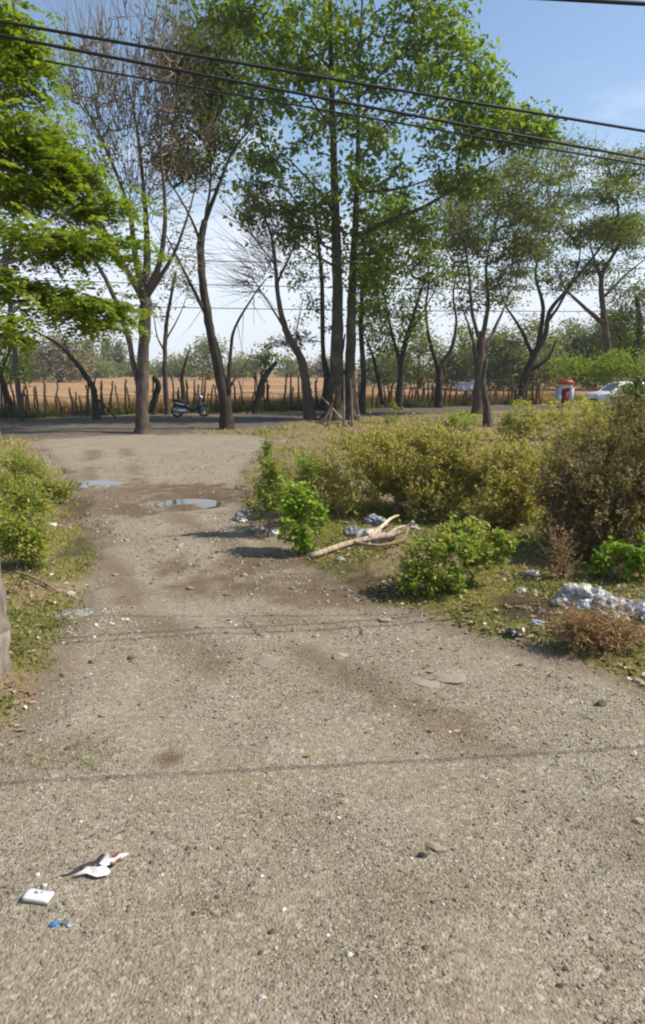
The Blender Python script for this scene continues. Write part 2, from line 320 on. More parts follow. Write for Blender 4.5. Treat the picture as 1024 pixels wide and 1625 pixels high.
# ------------------------------------------------------------------ pebbles (uncountable) and single stones
ICO = []
_p = (1 + 5 ** .5) / 2
IV = np.array([(-1, _p, 0), (1, _p, 0), (-1, -_p, 0), (1, -_p, 0), (0, -1, _p), (0, 1, _p), (0, -1, -_p), (0, 1, -_p), (_p, 0, -1), (_p, 0, 1), (-_p, 0, -1), (-_p, 0, 1)]) / 1.902
IF = np.array([(0, 11, 5), (0, 5, 1), (0, 1, 7), (0, 7, 10), (0, 10, 11), (1, 5, 9), (5, 11, 4), (11, 10, 2), (10, 7, 6), (7, 1, 8), (3, 9, 4), (3, 4, 2), (3, 2, 6), (3, 6, 8), (3, 8, 9), (4, 9, 5), (2, 4, 11), (6, 2, 10), (8, 6, 7), (9, 8, 1)])
OV = np.array([(1, 0, 0), (0, 1, 0), (-1, 0, 0), (0, -1, 0), (0, 0, 1), (0, 0, -0.6)], float)
OF = np.array([(0, 1, 4), (1, 2, 4), (2, 3, 4), (3, 0, 4), (1, 0, 5), (2, 1, 5), (3, 2, 5), (0, 3, 5)])
def scatter(tv, tf, x, y, r, flat, sink, tint):
    n = len(x); k = len(tv); V = np.repeat(tv[None], n, 0) * (1 + rng.normal(0, 0.2, (n, k, 1)))
    V *= (r[:, None] * rng.uniform(0.65, 1.25, (n, 3)))[:, None, :]; V[..., 2] *= flat
    a = rng.uniform(0, 6.28, n); c, s = np.cos(a)[:, None], np.sin(a)[:, None]
    X = V[..., 0] * c - V[..., 1] * s; Y = V[..., 0] * s + V[..., 1] * c
    V = np.stack([X + x[:, None], Y + y[:, None], V[..., 2] + (gz(x, y) + r * flat * sink)[:, None]], -1)
    Fc = (tf[None] + (np.arange(n) * k)[:, None, None]).reshape(-1, tf.shape[1])
    return V.reshape(-1, 3), Fc, np.repeat(tint, k)
stm = NM('pebble_stone'); cc = stm.ramp(stm.attr('tint'), [(0, (0.035, 0.034, 0.032)), (0.2, (0.11, 0.098, 0.078)), (0.6, (0.255, 0.222, 0.165)), (0.9, (0.36, 0.325, 0.265)), (1, (0.60, 0.57, 0.51))])
cc = stm.mix(stm.mrange(stm.noise(60, 3), 0.35, 0.7, 0, 0.5), cc, (0.22, 0.185, 0.13)); stm.l(cc, stm.b.inputs['Base Color']); stm.b.inputs['Roughness'].default_value = 0.9; stm.b.inputs['Specular IOR Level'].default_value = 0.2
M['stone'] = stm.m
def spots(n, y0, y1, pw, keep):
    y = y0 + (y1 - y0) * rng.random(n) ** pw; hw = 0.52 * np.hypot(y, 2.4) + 0.3; x = rng.uniform(-1, 1, n) * hw
    k = keep(x, y); return x[k], y[k]
def on_track(x, y):
    t = weights(x, y); d = fbm(x * 1.4 + 60, y * 1.4, 3); return (rng.random(len(x)) < (t[0] * (1 - 0.45 * t[3]) + 0.12) * sstep(0.30, 0.62, d) * 1.3)
x, y = spots(92000, 1.7, 7.0, 1.35, on_track); r = 0.0022 + 0.0036 * rng.random(len(x)) ** 1.8
a = scatter(OV, OF, x, y, r * (0.75 + 0.13 * y), 0.7, 0.15, np.clip(rng.normal(0.52, 0.33, len(x)), 0, 1))
x, y = spots(17000, 1.8, 19, 1.5, on_track); r = (0.004 + 0.0065 * rng.random(len(x)) ** 2.4) * (1 + 0.12 * y)
b = scatter(IV, IF, x, y, r, 0.55, 0.05, np.clip(np.where(rng.random(len(x)) < .28, rng.normal(.08, .06, len(x)), rng.normal(0.6, 0.24, len(x))), 0, 1))
x, y = spots(9000, 5.5, 13, 1.0, on_track); r = 0.008 + 0.016 * rng.random(len(x)) ** 2.5
c_ = scatter(IV, IF, x, y, r, 0.6, 0.05, np.clip(rng.normal(0.66, 0.24, len(x)), 0, 1))
gv = np.vstack([a[0], b[0], c_[0]]); gf = np.vstack([a[1], b[1] + len(a[0]), c_[1] + len(a[0]) + len(b[0])])
o = mesh_np('gravel', gv, gf, M['stone'], None, {'tint': np.concatenate([a[2], b[2], c_[2]])}); o['kind'] = 'stuff'; tag(o, 'loose grey and tan gravel strewn over the track', 'gravel')
def ico(level):
    v = [tuple(x) for x in IV / np.linalg.norm(IV, axis=1)[:, None]]; f = [tuple(t) for t in IF]
    for _ in range(level):
        cache = {}; nf = []
        def mid(a, b):
            k = (min(a, b), max(a, b))
            if k not in cache: p = np.array(v[a]) + np.array(v[b]); v.append(tuple(p / np.linalg.norm(p))); cache[k] = len(v) - 1
            return cache[k]
        for a, b, c in f: x, y, z = mid(a, b), mid(b, c), mid(c, a); nf += [(a, x, z), (b, y, x), (c, z, y), (x, y, z)]
        f = nf
    return np.array(v), np.array(f)
I3 = ico(3); I2 = ico(2)
def stone(px, py, wpx, hpx, tint, label, group=None, flat=0.5):
    p = GG(px, py); s = wpx / 2 / ppm(p); U, Fc = I3 if wpx > 14 else I2; n = rng.normal(0, 1, (13, 3)); n /= np.linalg.norm(n, axis=1)[:, None]; h = rng.uniform(.55, .95, 13)
    r = np.min(np.where(U @ n.T > .05, h / np.maximum(U @ n.T, .05), 9), axis=1); V = U * np.minimum(r, 1.15)[:, None] * (1 + rng.normal(0, .012, (len(U), 1))) * np.array([s, s * rng.uniform(.5, .85), s * flat]) * 1.2
    me = mesh_np('stone', V, Fc, M['stone'], None, {'tint': np.full(len(V), tint * .8)}); p[2] += s * flat * 0.12; me.location = p; me.rotation_euler = (0, 0, rng.uniform(-.5, .5)); tag(me, label, 'stone', group)
for a_ in ((423, 1054, 46, 0, 0.72, 'flat pale slab of stone sunk in the gravel track beyond the wire shadow', None, 0.16), (541, 1044, 26, 0, 0.9, 'small whitish stone right of the flat pale slab', None, 0.5),
           (680, 1088, 40, 0, 0.86, 'thin whitish stone flake lying flat on grey gravel', None, 0.12), (718, 1080, 44, 0, 0.8, 'long pale stone flake just right of another flat flake', None, 0.1),
           (671, 1364, 13, 0, 0.02, 'round black pebble next to a pinkish stone in the foreground', None, 0.8), (692, 1350, 24, 0, 0.8, 'pinkish tan stone next to a round black pebble', None, 0.4),
           (953, 1119, 16, 0, 0.05, 'black stone near the right edge of the gravel', None, 0.7), (148, 1056, 13, 0, 0.25, 'dark stone by the left verge above the wire shadow', None, 0.7), (208, 1050, 12, 0, 0.2, 'small dark stone near the left wheel track', None, 0.7),
           (612, 985, 22, 0, 0.85, 'whitish stone at the grassy edge of the track', None, 0.5), (1012, 1082, 16, 0, 0.95, 'white stone at the grass edge far right', None, 0.6),
           (1010, 1303, 18, 0, 0.92, 'white pebble at the right edge of the foreground gravel', None, 0.5), (432, 1480, 11, 0, 0.04, 'dark pebble in the lower middle foreground', None, 0.8), (888, 1566, 12, 0, 0.03, 'black pebble at the bottom right of the gravel', None, 0.8)):
    stone(*a_)
for k in range(70):
    px, py = random.uniform(150, 560), random.uniform(830, 1010)
    if on_track(*[np.array([v]) for v in G(px, py)[:2]])[0] or k % 3 == 0: stone(px, py, random.uniform(5, 12), 0, random.uniform(0.45, 0.95), 'small pale stone lying loose on the rutted part of the gravel track', 'loose stones on the rutted track', 0.6)

# ------------------------------------------------------------------ leaves, twigs, trees, shrubs
def unit(v): return v / (np.linalg.norm(v, axis=-1, keepdims=True) + 1e-9)
def leaves(P, size, width=0.55, up=0.5, droop=0.3, tint=None, outward=None):
    n = len(P); d = rng.normal(0, 1, (n, 3)); d[:, 2] = d[:, 2] * 0.6 - droop
    if outward is not None: d += outward
    d = unit(d); nr = rng.normal(0, 1, (n, 3)); nr[:, 2] = np.abs(nr[:, 2]) + up; s = unit(np.cross(d, nr)); nn = np.cross(s, d)
    L = (size * rng.uniform(0.6, 1.3, n))[:, None]
    mid = P + d * L * 0.45 - nn * L * 0.04
    V = np.stack([P, mid + s * L * width / 2 + nn * L * 0.07, P + d * L - nn * L * 0.08, mid - s * L * width / 2 + nn * L * 0.07], 1).reshape(-1, 3)
    i = np.arange(n)[:, None] * 4
    Fc = np.stack([i + [0, 1, 2], i + [0, 2, 3]], 1).reshape(-1, 3)
    t = np.clip(rng.normal(0.5, 0.24, n), 0, 1) if tint is None else np.clip(tint, 0, 1)
    return V, Fc, np.repeat(t, 4)
def fronds(P, D, length, npair, lw):               # pinnate leaves: leaflets in pairs on a drooping rachis
    n = len(P); D = unit(D); t = (np.arange(npair) + 1) / npair
    L = (length * rng.uniform(0.7, 1.2, n))[:, None, None]
    base = P[:, None] + D[:, None] * L * t[None, :, None]; base[..., 2] -= (L[..., 0] * 0.42 * t ** 2)
    s = unit(np.cross(D, (0, 0, 1.0))); Vs = []; ts = []
    for sg in (-1, 1):
        ld = unit(s[:, None] * sg + D[:, None] * 0.35 + rng.normal(0, 0.16, (n, npair, 3)) - np.array([0, 0, 0.3]))
        ll = (lw * (1.1 - 0.5 * t))[None, :, None] * rng.uniform(0.8, 1.2, (n, npair, 1)); wd = unit(np.cross(ld, rng.normal(0, 0.4, (n, npair, 3)) + (0, 0, 1))) * ll * 0.22
        Vs.append(np.stack([base, base + ld * ll * .5 + wd, base + ld * ll, base + ld * ll * .5 - wd], 2).reshape(-1, 3))
    V = np.vstack(Vs); k = len(V) // 4; i = np.arange(k)[:, None] * 4
    tt = np.repeat(np.clip(rng.normal(0.5, 0.22, n), 0, 1), npair); tt = np.concatenate([tt, tt])
    return V, np.stack([i + [0, 1, 2], i + [0, 2, 3]], 1).reshape(-1, 3), np.repeat(np.clip(tt + rng.normal(0, 0.08, len(tt)), 0, 1), 4)
def join(parts):
    V = []; Fc = []; T = []; n = 0
    for v, f, t in parts: V.append(v); Fc.append(f + n); T.append(t); n += len(v)
    return np.vstack(V), np.vstack(Fc), np.concatenate(T)
def twigs(paths, radii, n=4):                      # many thin tubes of equal length in one array
    P = np.asarray(paths); m, k, _ = P.shape; T = unit(np.gradient(P, axis=1)); ref = rng.normal(0, 1, (m, 1, 3))
    u = unit(np.cross(T, ref)); v = np.cross(T, u); A = np.arange(n) * 2 * math.pi / n
    r = np.asarray(radii)[..., None, None]
    V = P[:, :, None] + (u[:, :, None] * np.cos(A)[:, None] + v[:, :, None] * np.sin(A)[:, None]) * r
    a, b = np.meshgrid(np.arange(k - 1), np.arange(n), indexing='ij'); q0 = a * n + b; q1 = a * n + (b + 1) % n
    t = np.stack([q0, q1, q1 + n, q0 + n], -1).reshape(-1, 4)
    return V.reshape(-1, 3), (t[None] + (np.arange(m) * k * n)[:, None, None]).reshape(-1, 4)
def grow(nodes, nrad, targets, rtip, up=0.25, wob=0.05, seg=5, pw=0.45):
    """join every target to the nearest point of the growing skeleton by a bent twig"""
    N = [np.asarray(nodes)]; Rr = [np.asarray(nrad)]; d0 = np.min(np.linalg.norm(targets[:, None] - N[0][None, ::2], axis=2), 1)
    paths = []; par = []; idx = []; allN = N[0]; owner = np.full(len(allN), -1)
    for ti in np.argsort(d0):
        t = targets[ti]; dv = t - allN; ds = np.linalg.norm(dv, axis=1); cost = ds * (1 + 0.7 * np.clip(-dv[:, 2] / (ds + 1e-6), 0, 1)); j = int(np.argmin(cost))
        a = allN[j]; L = ds[j]; s = np.linspace(0, 1, seg)[:, None]; p = a + (t - a) * s
        p[:, 2] += L * up * (s[:, 0] * (1 - s[:, 0])) * rng.uniform(-0.6, 1.4); p[1:-1] += rng.normal(0, wob * L, (seg - 2, 3))
        paths.append(p); par.append(owner[j]); allN = np.vstack([allN, p[1:]]); owner = np.concatenate([owner, np.full(seg - 1, len(paths) - 1)])
    cnt = np.ones(len(paths))
    for k in range(len(paths) - 1, -1, -1):
        if par[k] >= 0: cnt[par[k]] += cnt[k]
    r0 = rtip * cnt ** pw; rad = np.stack([r0 + (rtip * 0.7 - r0) * (i / (seg - 1)) * 0.6 for i in range(seg)], 1)
    return np.array(paths), rad
def ell_points(e, Y0):
    px, py, rx, ry, n = e[:5]; dy = e[5] if len(e) > 5 else 0; c = AT(px, py, Y0 + dy); k = ppm(c)
    dr = e[6] if len(e) > 6 else 0.75 * rx / k
    u = unit(rng.normal(0, 1, (n, 3))) * (rng.random((n, 1)) ** (1 / 2.4)); return c + u * np.array([rx / k, dr, ry / k])
def tree(name, label, limbs, crown, bark_m, leaf_m, twig_m=None, size=0.2, per=60, spread=0.5, rtip=0.012, group='trees along the back lane', width=0.55, frond=None, rough=0.10, Y=None, flatten=0.6, tshift=0.0, cat='tree', dens=1.0, gapk=0.55, gapt=0.42, pw=0.45, wisps=0):
    b = GG(*limbs[0][0][:2]) if Y is None else np.array([AT(limbs[0][0][0], limbs[0][0][1], Y)[0], Y, 0.0]); Y0 = b[1]
    root = empty(name, b, label, cat, group); mb = MB(); nodes = []; nr = []
    for li, L in enumerate(limbs):
        P = []; rr = []
        for k, q in enumerate(L):
            dy = q[3] if len(q) > 3 else (0 if li == 0 else (((li * 37) % 7 - 3) * 0.35 * k / max(1, len(L) - 1)) * len(L) * 0.5)
            p = AT(q[0], q[1], Y0 + dy)
            if li == 0 and k == 0: p = b.copy(); p[2] -= 0.12
            P.append(p); rr.append(q[2] / 2 / ppm(p))
        C = catmull(P, 6); rad = np.interp(np.linspace(0, len(P) - 1, len(C)), np.arange(len(P)), rr)
        if li == 0: rad = rad * (1 + 0.22 * np.exp(-np.arange(len(C)) / 1.6))
        else: rad = rad * np.linspace(1, 0.55, len(C))
        rad = rad * 0.80
        C[1:-1] += rng.normal(0, 1, (len(C) - 2, 3)) * rad[1:-1, None] * min(0.10, rough * .6)
        mb.tube(C, rad, 10 if rad[0] > 0.08 else 7, rough)
        ok = (C[:, 2] > max(1.2, 0.25 * C[:, 2].max())) if li == 0 else np.ones(len(C), bool); nodes.append(C[ok]); nr.append(rad[ok])
    mb.build('trunk', bark_m, root, True, b)
    if crown:
        cr_ = [(*e[:4], int(e[4] * dens), *e[5:]) for e in crown]
        T = np.vstack([ell_points(e, Y0) for e in cr_]); T = T[T[:, 2] > 0.4]
        if len(T) > 70: T = T[fbm((T[:, 0] + .5 * T[:, 2]) * gapk + 3, (T[:, 1] * .8 + T[:, 2]) * gapk, 2) > gapt]
        P, rad = grow(np.vstack(nodes), np.concatenate(nr), T, rtip, pw=pw); V_, F_ = twigs(P, rad)
        if wisps:                                   # long thin bare shoots fanning up and out
            A = np.vstack([P.reshape(-1, 3)] + nodes[1:]); A = A[rng.choice(len(A), wisps)]; ax = np.array([b[0], b[1], 0.]); d = unit(A - ax - np.array([0, 0, A[:, 2].mean() * .75])) * 1.15 + rng.normal(0, .36, A.shape) + (0, 0, .12); d = unit(d) * rng.uniform(.5, 2.0, (wisps, 1))
            tt_ = np.linspace(0, 1, 4)[None, :, None]; W_ = A[:, None] + d[:, None] * tt_ + rng.normal(0, .04, (wisps, 4, 3)) * tt_; W_[..., 2] += .18 * (tt_[..., 0] ** 2)
            v2, f2 = twigs(W_, np.tile([.013, .011, .008, .005], (wisps, 1)), 3); mesh_np('twig_shoots', v2 - b, f2, twig_m or bark_m, root)['kind'] = 'stuff'
        mesh_np('branches', V_ - b, F_, twig_m or bark_m, root, None, True)['kind'] = 'stuff'
        if per:
            n = rng.poisson(per, len(T)); ci = np.repeat(np.arange(len(T)), n); sp = spread * rng.uniform(0.6, 1.3, len(T))[ci][:, None]
            X = T[ci] + rng.normal(0, 0.5, (len(ci), 3)) * sp * np.array([1, 1, flatten]); tn = rng.normal(0.5 + tshift, 0.17, len(T))[ci] + rng.normal(0, 0.16, len(ci))
            if frond: V_, F_, t_ = fronds(X, rng.normal(0, 1, X.shape) * (1, 1, 0.35), frond[0], frond[1], frond[2])
            else: V_, F_, t_ = leaves(X, size, width, tint=tn)
            V_[:, 2] = np.maximum(V_[:, 2], 0.12)
            o = mesh_np('crown', V_ - b, F_, leaf_m, root, {'tint': t_}); o['kind'] = 'stuff'
    return root

# near tree at the left edge
tree('feathery_tree', 'tree at the left edge with pale trunk and bright feathery foliage hanging into view',
     [[(-14, 1078, 62), (-9, 1020, 50), (-10, 980, 50), (-24, 890, 48), (-31, 780, 46), (-20, 690, 44), (-50, 560, 40), (-110, 380, 34, .3), (-150, 150, 28, .6), (-160, -80, 18, .9)],
      [(-55, 540, 18, 0), (0, 420, 14, .9), (70, 355, 10, 1.5), (140, 330, 6, 1.9), (190, 330, 3, 2.1)], [(-125, 300, 16, .4), (-20, 240, 12, 1.2), (60, 225, 8, 1.7), (130, 240, 4, 2)],
      [(-40, 590, 14, 0), (10, 505, 10, .8), (70, 470, 7, 1.3), (150, 485, 3, 1.7)], [(-150, 130, 14, .6), (-40, 90, 10, 1.2), (40, 80, 5, 1.6)], [(0, 420, 8, .9), (80, 400, 6, 1.3), (180, 390, 3, 1.7)]],
     [(12, 58, 52, 32, 26, 1.5, .6), (20, 118, 45, 26, 16, 1.5, .5), (40, 232, 110, 28, 60, 1.7, .7), (120, 262, 60, 26, 26, 1.8, .5), (20, 295, 60, 24, 24, 1.5, .6), (150, 322, 55, 15, 22, 2, .5), (150, 388, 72, 12, 22, 1.6, .5), (50, 385, 60, 16, 16, 1.3, .6), (125, 482, 66, 15, 30, 1.5, .5), (15, 450, 45, 30, 18, 1.1, .6), (168, 508, 26, 10, 8, 1.7, .3), (10, 520, 30, 16, 8, .9, .5), (-130, 120, 90, 120, 16, .9, .9)],
     M['bark_pale'], M['leaf_feather'], M['bark_olive'], per=8, spread=0.25, rtip=0.004, dens=1.0, gapk=2.2, gapt=.36, flatten=.4, group='trees near the track', frond=(0.26, 9, 0.075), rough=0.085)
# the row along the lane
tree('bare_tree', 'thick brown tree with a fan of mostly bare twiggy branches left of the lane',
     [[(226, 688, 32), (225, 640, 25), (228, 560, 22), (231, 490, 25), (229, 455, 20)], [(222, 630, 8, 0), (211, 570, 13, 0), (200, 520, 14), (172, 450, 12), (142, 400, 10), (100, 345, 6), (50, 320, 4)],
      [(228, 475, 16), (214, 400, 13), (204, 330, 10), (170, 240, 7), (120, 140, 4)], [(230, 470, 18), (233, 400, 15), (228, 300, 11), (215, 190, 7), (190, 80, 3)],
      [(232, 470, 16), (255, 410, 11), (262, 330, 9), (255, 230, 6), (265, 120, 3)], [(235, 468, 12), (275, 405, 8), (302, 330, 5), (320, 250, 3)], [(204, 330, 7), (150, 300, 5), (100, 240, 3)], [(225, 470, 14), (185, 400, 10), (150, 330, 7), (120, 260, 4)]],
     [(150, 170, 95, 120, 150), (230, 120, 90, 110, 170), (110, 290, 80, 70, 70), (260, 240, 80, 80, 90), (200, 300, 90, 60, 70), (280, 400, 40, 50, 22)], M['bark_brown'], M['leaf_brown'], M['twig_brown'], size=0.13, per=5, spread=0.55, rtip=0.009, dens=1.5, gapt=.38, pw=.43, wisps=1000)
tree('crooked_tree', 'dark crooked trunk with dark green clumps, second thick tree from the left',
     [[(360, 683, 28), (357, 640, 22), (346, 580, 19), (331, 510, 17), (322, 450, 15), (318, 390, 14), (325, 350, 12)], [(325, 352, 9), (345, 300, 8), (370, 240, 6), (410, 190, 4)], [(319, 385, 8), (300, 340, 6), (270, 290, 5), (240, 250, 3)],
      [(327, 345, 7), (335, 280, 6), (330, 200, 4)], [(328, 500, 9), (290, 425, 7), (262, 370, 4)], [(362, 625, 10, 0), (366, 560, 8), (373, 520, 7), (402, 470, 5), (424, 440, 3)], [(366, 612, 7, 0), (381, 590, 6), (399, 565, 4)]],
     [(330, 190, 85, 50, 60), (295, 130, 70, 50, 46), (390, 225, 60, 40, 36), (300, 260, 60, 34, 30), (380, 290, 50, 26, 22), (340, 95, 70, 45, 40)], M['bark_dark'], M['leaf_dark'], size=0.17, per=44, spread=0.8, rtip=0.018, dens=1.25, gapt=.44, flatten=.35, wisps=320)
ct = tree('twin_trunk_tree', 'tallest tree in the middle with twin trunks, root buttresses and bright green crown',
     [[(531, 668, 40), (533, 610, 29), (536, 500, 22), (534, 380, 18), (530, 250, 14), (526, 120, 10), (524, -60, 6)], [(558, 668, 34, 0), (556, 600, 23, 0), (558, 480, 20, .1), (563, 380, 18, .2), (568, 250, 13, .4), (570, 120, 9, .6), (578, -60, 5, .8)],
      [(565, 376, 11, .2), (620, 350, 10, -.3), (680, 325, 8, -.6), (740, 285, 6, -1), (800, 245, 3, -1.3)], [(568, 255, 7), (610, 210, 5), (660, 150, 3)], [(531, 335, 7), (490, 285, 5), (440, 235, 3)], [(528, 205, 6), (480, 140, 5), (430, 80, 3)],
      [(570, 155, 6), (640, 85, 5), (710, 45, 3)], [(535, 425, 5), (485, 395, 4), (445, 365, 2)], [(566, 305, 6), (640, 298, 5), (725, 268, 3)], [(526, 110, 5), (440, 30, 4), (330, -10, 3)], [(574, 70, 5), (660, -20, 3)], [(562, 405, 5), (610, 400, 4), (650, 370, 2)]],
     [(560, -70, 240, 70, 90), (480, 50, 170, 60, 110), (650, 70, 125, 65, 105), (725, 150, 85, 50, 56), (560, 150, 150, 60, 85), (800, 205, 70, 34, 40), (850, 215, 30, 16, 12), (660, 225, 130, 42, 60), (430, 140, 75, 60, 46), (330, 30, 90, 45, 50), (450, 250, 70, 45, 34), (710, 285, 85, 28, 26), (570, 300, 100, 50, 36), (480, 360, 60, 34, 22), (630, 370, 70, 40, 30), (500, 430, 50, 40, 16), (600, 445, 50, 40, 18), (560, 400, 70, 50, 18), (420, 330, 60, 40, 20)],
     M['bark_olive'], M['leaf_bright'], size=0.27, per=26, spread=0.66, rtip=0.014, width=0.55, dens=1.6, gapt=.42)
cb = np.array(ct.location)
for i, (a0, a1) in enumerate((((536, 600), (508, 674)), ((530, 615), (518, 681)), ((546, 590), (545, 683)), ((556, 600), (560, 682)), ((562, 590), (573, 674)), ((528, 630), (500, 668)), ((560, 615), (552, 680)))):
    e = G(*a1); e[2] = -0.1; s = AT(a0[0], a0[1], cb[1] - 0.18); md = s * 0.45 + e * 0.55; md[2] *= 0.9; md[0] = s[0] * 0.62 + e[0] * 0.38
    MB().tube(catmull([s, md, e], 5), np.linspace(0.03, 0.07, 11), 7, 0.14).build('buttress_root', M['bark_brown'] if i in (2, 3, 4, 6) else M['bark_olive'], ct, True, cb)
st_ = [AT(503, 622, cb[1] - .35), AT(530, 650, cb[1] - .7), G(556, 681) + np.array([0, 0, .02])]
tag(MB().tube(catmull(st_, 5), np.linspace(.03, .04, 11), 6, .1).build('leaning_stick', M['wood_bleached'], None, True), 'pale stick leaning against the foot of the twin trunks', 'stick')
tree('leaning_tree', 'slender grey tree leaning left with thin bare branches, left of the twin trunks',
     [[(493, 668, 22), (487, 620, 17), (478, 570, 14), (456, 530, 12), (443, 480, 9), (438, 430, 7), (432, 380, 5), (415, 330, 3)], [(440, 450, 5), (470, 380, 3), (480, 320, 2)], [(452, 522, 5), (420, 470, 4), (392, 430, 2)], [(436, 420, 4), (400, 370, 3), (385, 330, 2)], [(480, 575, 6), (470, 540, 4), (480, 480, 3)]],
     [(420, 370, 60, 60, 90), (465, 400, 40, 60, 40), (400, 440, 30, 40, 22)], M['bark_brown'], M['leaf_brown'], M['twig_brown'], size=0.12, per=4, spread=0.4, rtip=0.008, dens=1.3, pw=.4, wisps=380)
tree('slim_tree', 'slim dark straight stem rising just left of the twin trunks', [[(517, 652, 17), (519, 600, 14), (513, 560, 9), (511, 450, 8), (505, 380, 7), (498, 290, 4)], [(520, 610, 12, 0), (540, 570, 11, .5), (548, 530, 6, .8)]],
     [(495, 330, 40, 60, 26), (490, 430, 32, 40, 16), (470, 545, 26, 20, 10), (500, 500, 30, 30, 8)], M['bark_dark'], M['leaf_dark'], size=0.2, per=40, spread=0.7)
tree('slim_tree', 'slim dark stem rising just right of the twin trunks', [[(573, 656, 14), (577, 600, 10), (573, 520, 9), (576, 440, 6), (592, 380, 4)], [(575, 500, 5), (600, 450, 4), (618, 410, 2)]],
     [(595, 420, 40, 50, 30), (610, 350, 50, 40, 24), (588, 500, 34, 40, 20)], M['bark_dark'], M['leaf_bright'], size=0.21, per=26, spread=0.75, tshift=-0.1, dens=1.8, gapt=.38)
tree('forked_tree', 'leafy tree with two crossing stems between the twin trunks and the Y-shaped tree', [[(632, 652, 16), (636, 600, 13), (640, 560, 12), (652, 515, 9), (670, 455, 5)], [(637, 582, 9), (622, 530, 7), (610, 470, 5), (600, 420, 3)], [(608, 642, 9, .5), (596, 580, 8, .5), (579, 530, 5, .5)], [(645, 540, 5), (680, 480, 4), (700, 440, 2)]],
     [(640, 420, 70, 50, 50), (600, 470, 40, 40, 20), (690, 420, 40, 40, 24), (655, 500, 40, 34, 22), (605, 530, 34, 30, 18), (640, 350, 70, 40, 30)], M['bark_dark'], M['leaf_bright'], size=0.21, per=28, spread=0.8, tshift=-0.05, wisps=160, rtip=.016, dens=2.0, gapt=.38)
tree('forked_tree', 'Y-shaped dark tree forking low, right of the twin trunks', [[(697, 648, 14), (697, 600, 12), (696, 578, 12)], [(696, 584, 9, 0), (682, 540, 8), (676, 490, 6), (681, 440, 5), (670, 390, 3)], [(697, 584, 9, 0), (716, 555, 8), (724, 510, 6), (720, 460, 5), (738, 390, 3)]],
     [(680, 385, 55, 36, 40), (740, 370, 50, 36, 36), (715, 330, 70, 40, 36), (690, 450, 50, 30, 20), (735, 450, 40, 30, 16), (660, 330, 70, 40, 26), (760, 300, 70, 34, 26)], M['bark_dark'], M['leaf_olive'], size=0.17, per=36, spread=0.9, dens=1.6, wisps=200, rtip=.017, gapt=.43, flatten=.35)
tree('forked_tree', 'many-stemmed brown tree with thick short trunk and dry leaves right of the Y-shaped tree', [[(757, 658, 24), (760, 605, 19), (764, 560, 18), (765, 525, 14)], [(764, 545, 9), (750, 500, 7), (745, 440, 6), (735, 370, 3)], [(766, 535, 9), (775, 480, 8), (772, 420, 6), (790, 340, 3)], [(768, 555, 8), (786, 520, 7), (806, 470, 5), (815, 400, 3)], [(758, 570, 8), (745, 520, 6), (728, 475, 3)], [(760, 600, 8), (752, 560, 6), (750, 520, 4)]],
     [(770, 320, 85, 36, 60), (725, 400, 60, 26, 26), (805, 385, 60, 30, 30), (850, 340, 60, 24, 24), (745, 470, 40, 30, 16), (805, 455, 40, 34, 22), (700, 360, 60, 44, 26), (830, 400, 50, 40, 24), (850, 280, 60, 30, 24)], M['bark_brown'], M['leaf_olive'], M['twig_brown'], size=0.17, per=32, spread=0.9, dens=1.6, wisps=420, rtip=.017, gapt=.45, flatten=.35)
tree('broken_stump', 'leaning broken stump standing in front of the many-stemmed brown tree', [[(775, 680, 20), (772, 645, 14), (767, 605, 10), (772, 570, 7)]], None, M['bark_brown'], None, group=None, cat='stump')
tree('umbrella_tree', 'dark spreading tree with flat umbrella crown on the right', [[(827, 642, 17), (832, 600, 16), (850, 560, 14), (866, 530, 11), (872, 495, 9), (900, 460, 7), (940, 410, 5), (975, 365, 3)], [(846, 565, 9), (825, 520, 7), (800, 480, 5), (790, 440, 3)], [(852, 558, 8), (862, 490, 7), (850, 430, 5), (872, 370, 4), (885, 310, 3)], [(870, 510, 7), (890, 480, 6), (918, 420, 5), (922, 340, 3)], [(838, 590, 7), (868, 570, 6), (884, 540, 4)]],
     [(890, 262, 120, 18, 70), (930, 310, 120, 14, 66), (1000, 355, 80, 14, 34), (830, 330, 60, 14, 24), (850, 330, 60, 34, 36), (1010, 265, 70, 30, 44), (945, 380, 55, 22, 22), (900, 240, 60, 20, 22), (830, 430, 50, 34, 22), (890, 440, 50, 30, 20), (870, 380, 60, 30, 24)], M['bark_dark'], M['leaf_olive'], wisps=260, rtip=.018, size=0.17, per=66, spread=1.05, flatten=0.22, dens=1.25, gapt=.42)
tree('umbrella_tree', 'greyish forked tree with thin flat crown near the right edge', [[(972, 632, 18), (966, 560, 16), (958, 500, 13), (955, 440, 10), (976, 400, 8), (1003, 345, 5)], [(959, 515, 10), (925, 485, 8), (895, 455, 5), (885, 430, 3)], [(956, 450, 7), (940, 400, 5), (930, 360, 3)], [(960, 470, 6), (1000, 430, 5), (1040, 400, 3)]],
     [(990, 370, 70, 26, 50), (935, 360, 50, 24, 26), (930, 430, 50, 24, 18), (1040, 400, 50, 30, 26), (1030, 300, 50, 30, 24)], M['bark_brown'], M['leaf_olive'], wisps=200, rtip=.018, size=0.19, per=66, spread=1.2, flatten=0.22, Y=47, dens=1.5, gapt=.40)
tree('rounded_tree', 'dense dull-green tree filling the right edge beyond the lane', [[(1010, 632, 20), (1005, 580, 16), (1015, 520, 12), (1010, 470, 8)], [(1006, 575, 8), (985, 540, 6), (975, 510, 4)], [(1010, 560, 8), (1035, 520, 6), (1050, 470, 4)]],
     [(1010, 470, 50, 50, 60), (985, 530, 36, 36, 36), (1040, 520, 50, 60, 50)], M['bark_dark'], M['leaf_dark'], size=0.22, per=44, spread=1.1, Y=50, tshift=0.2, gapt=.2)
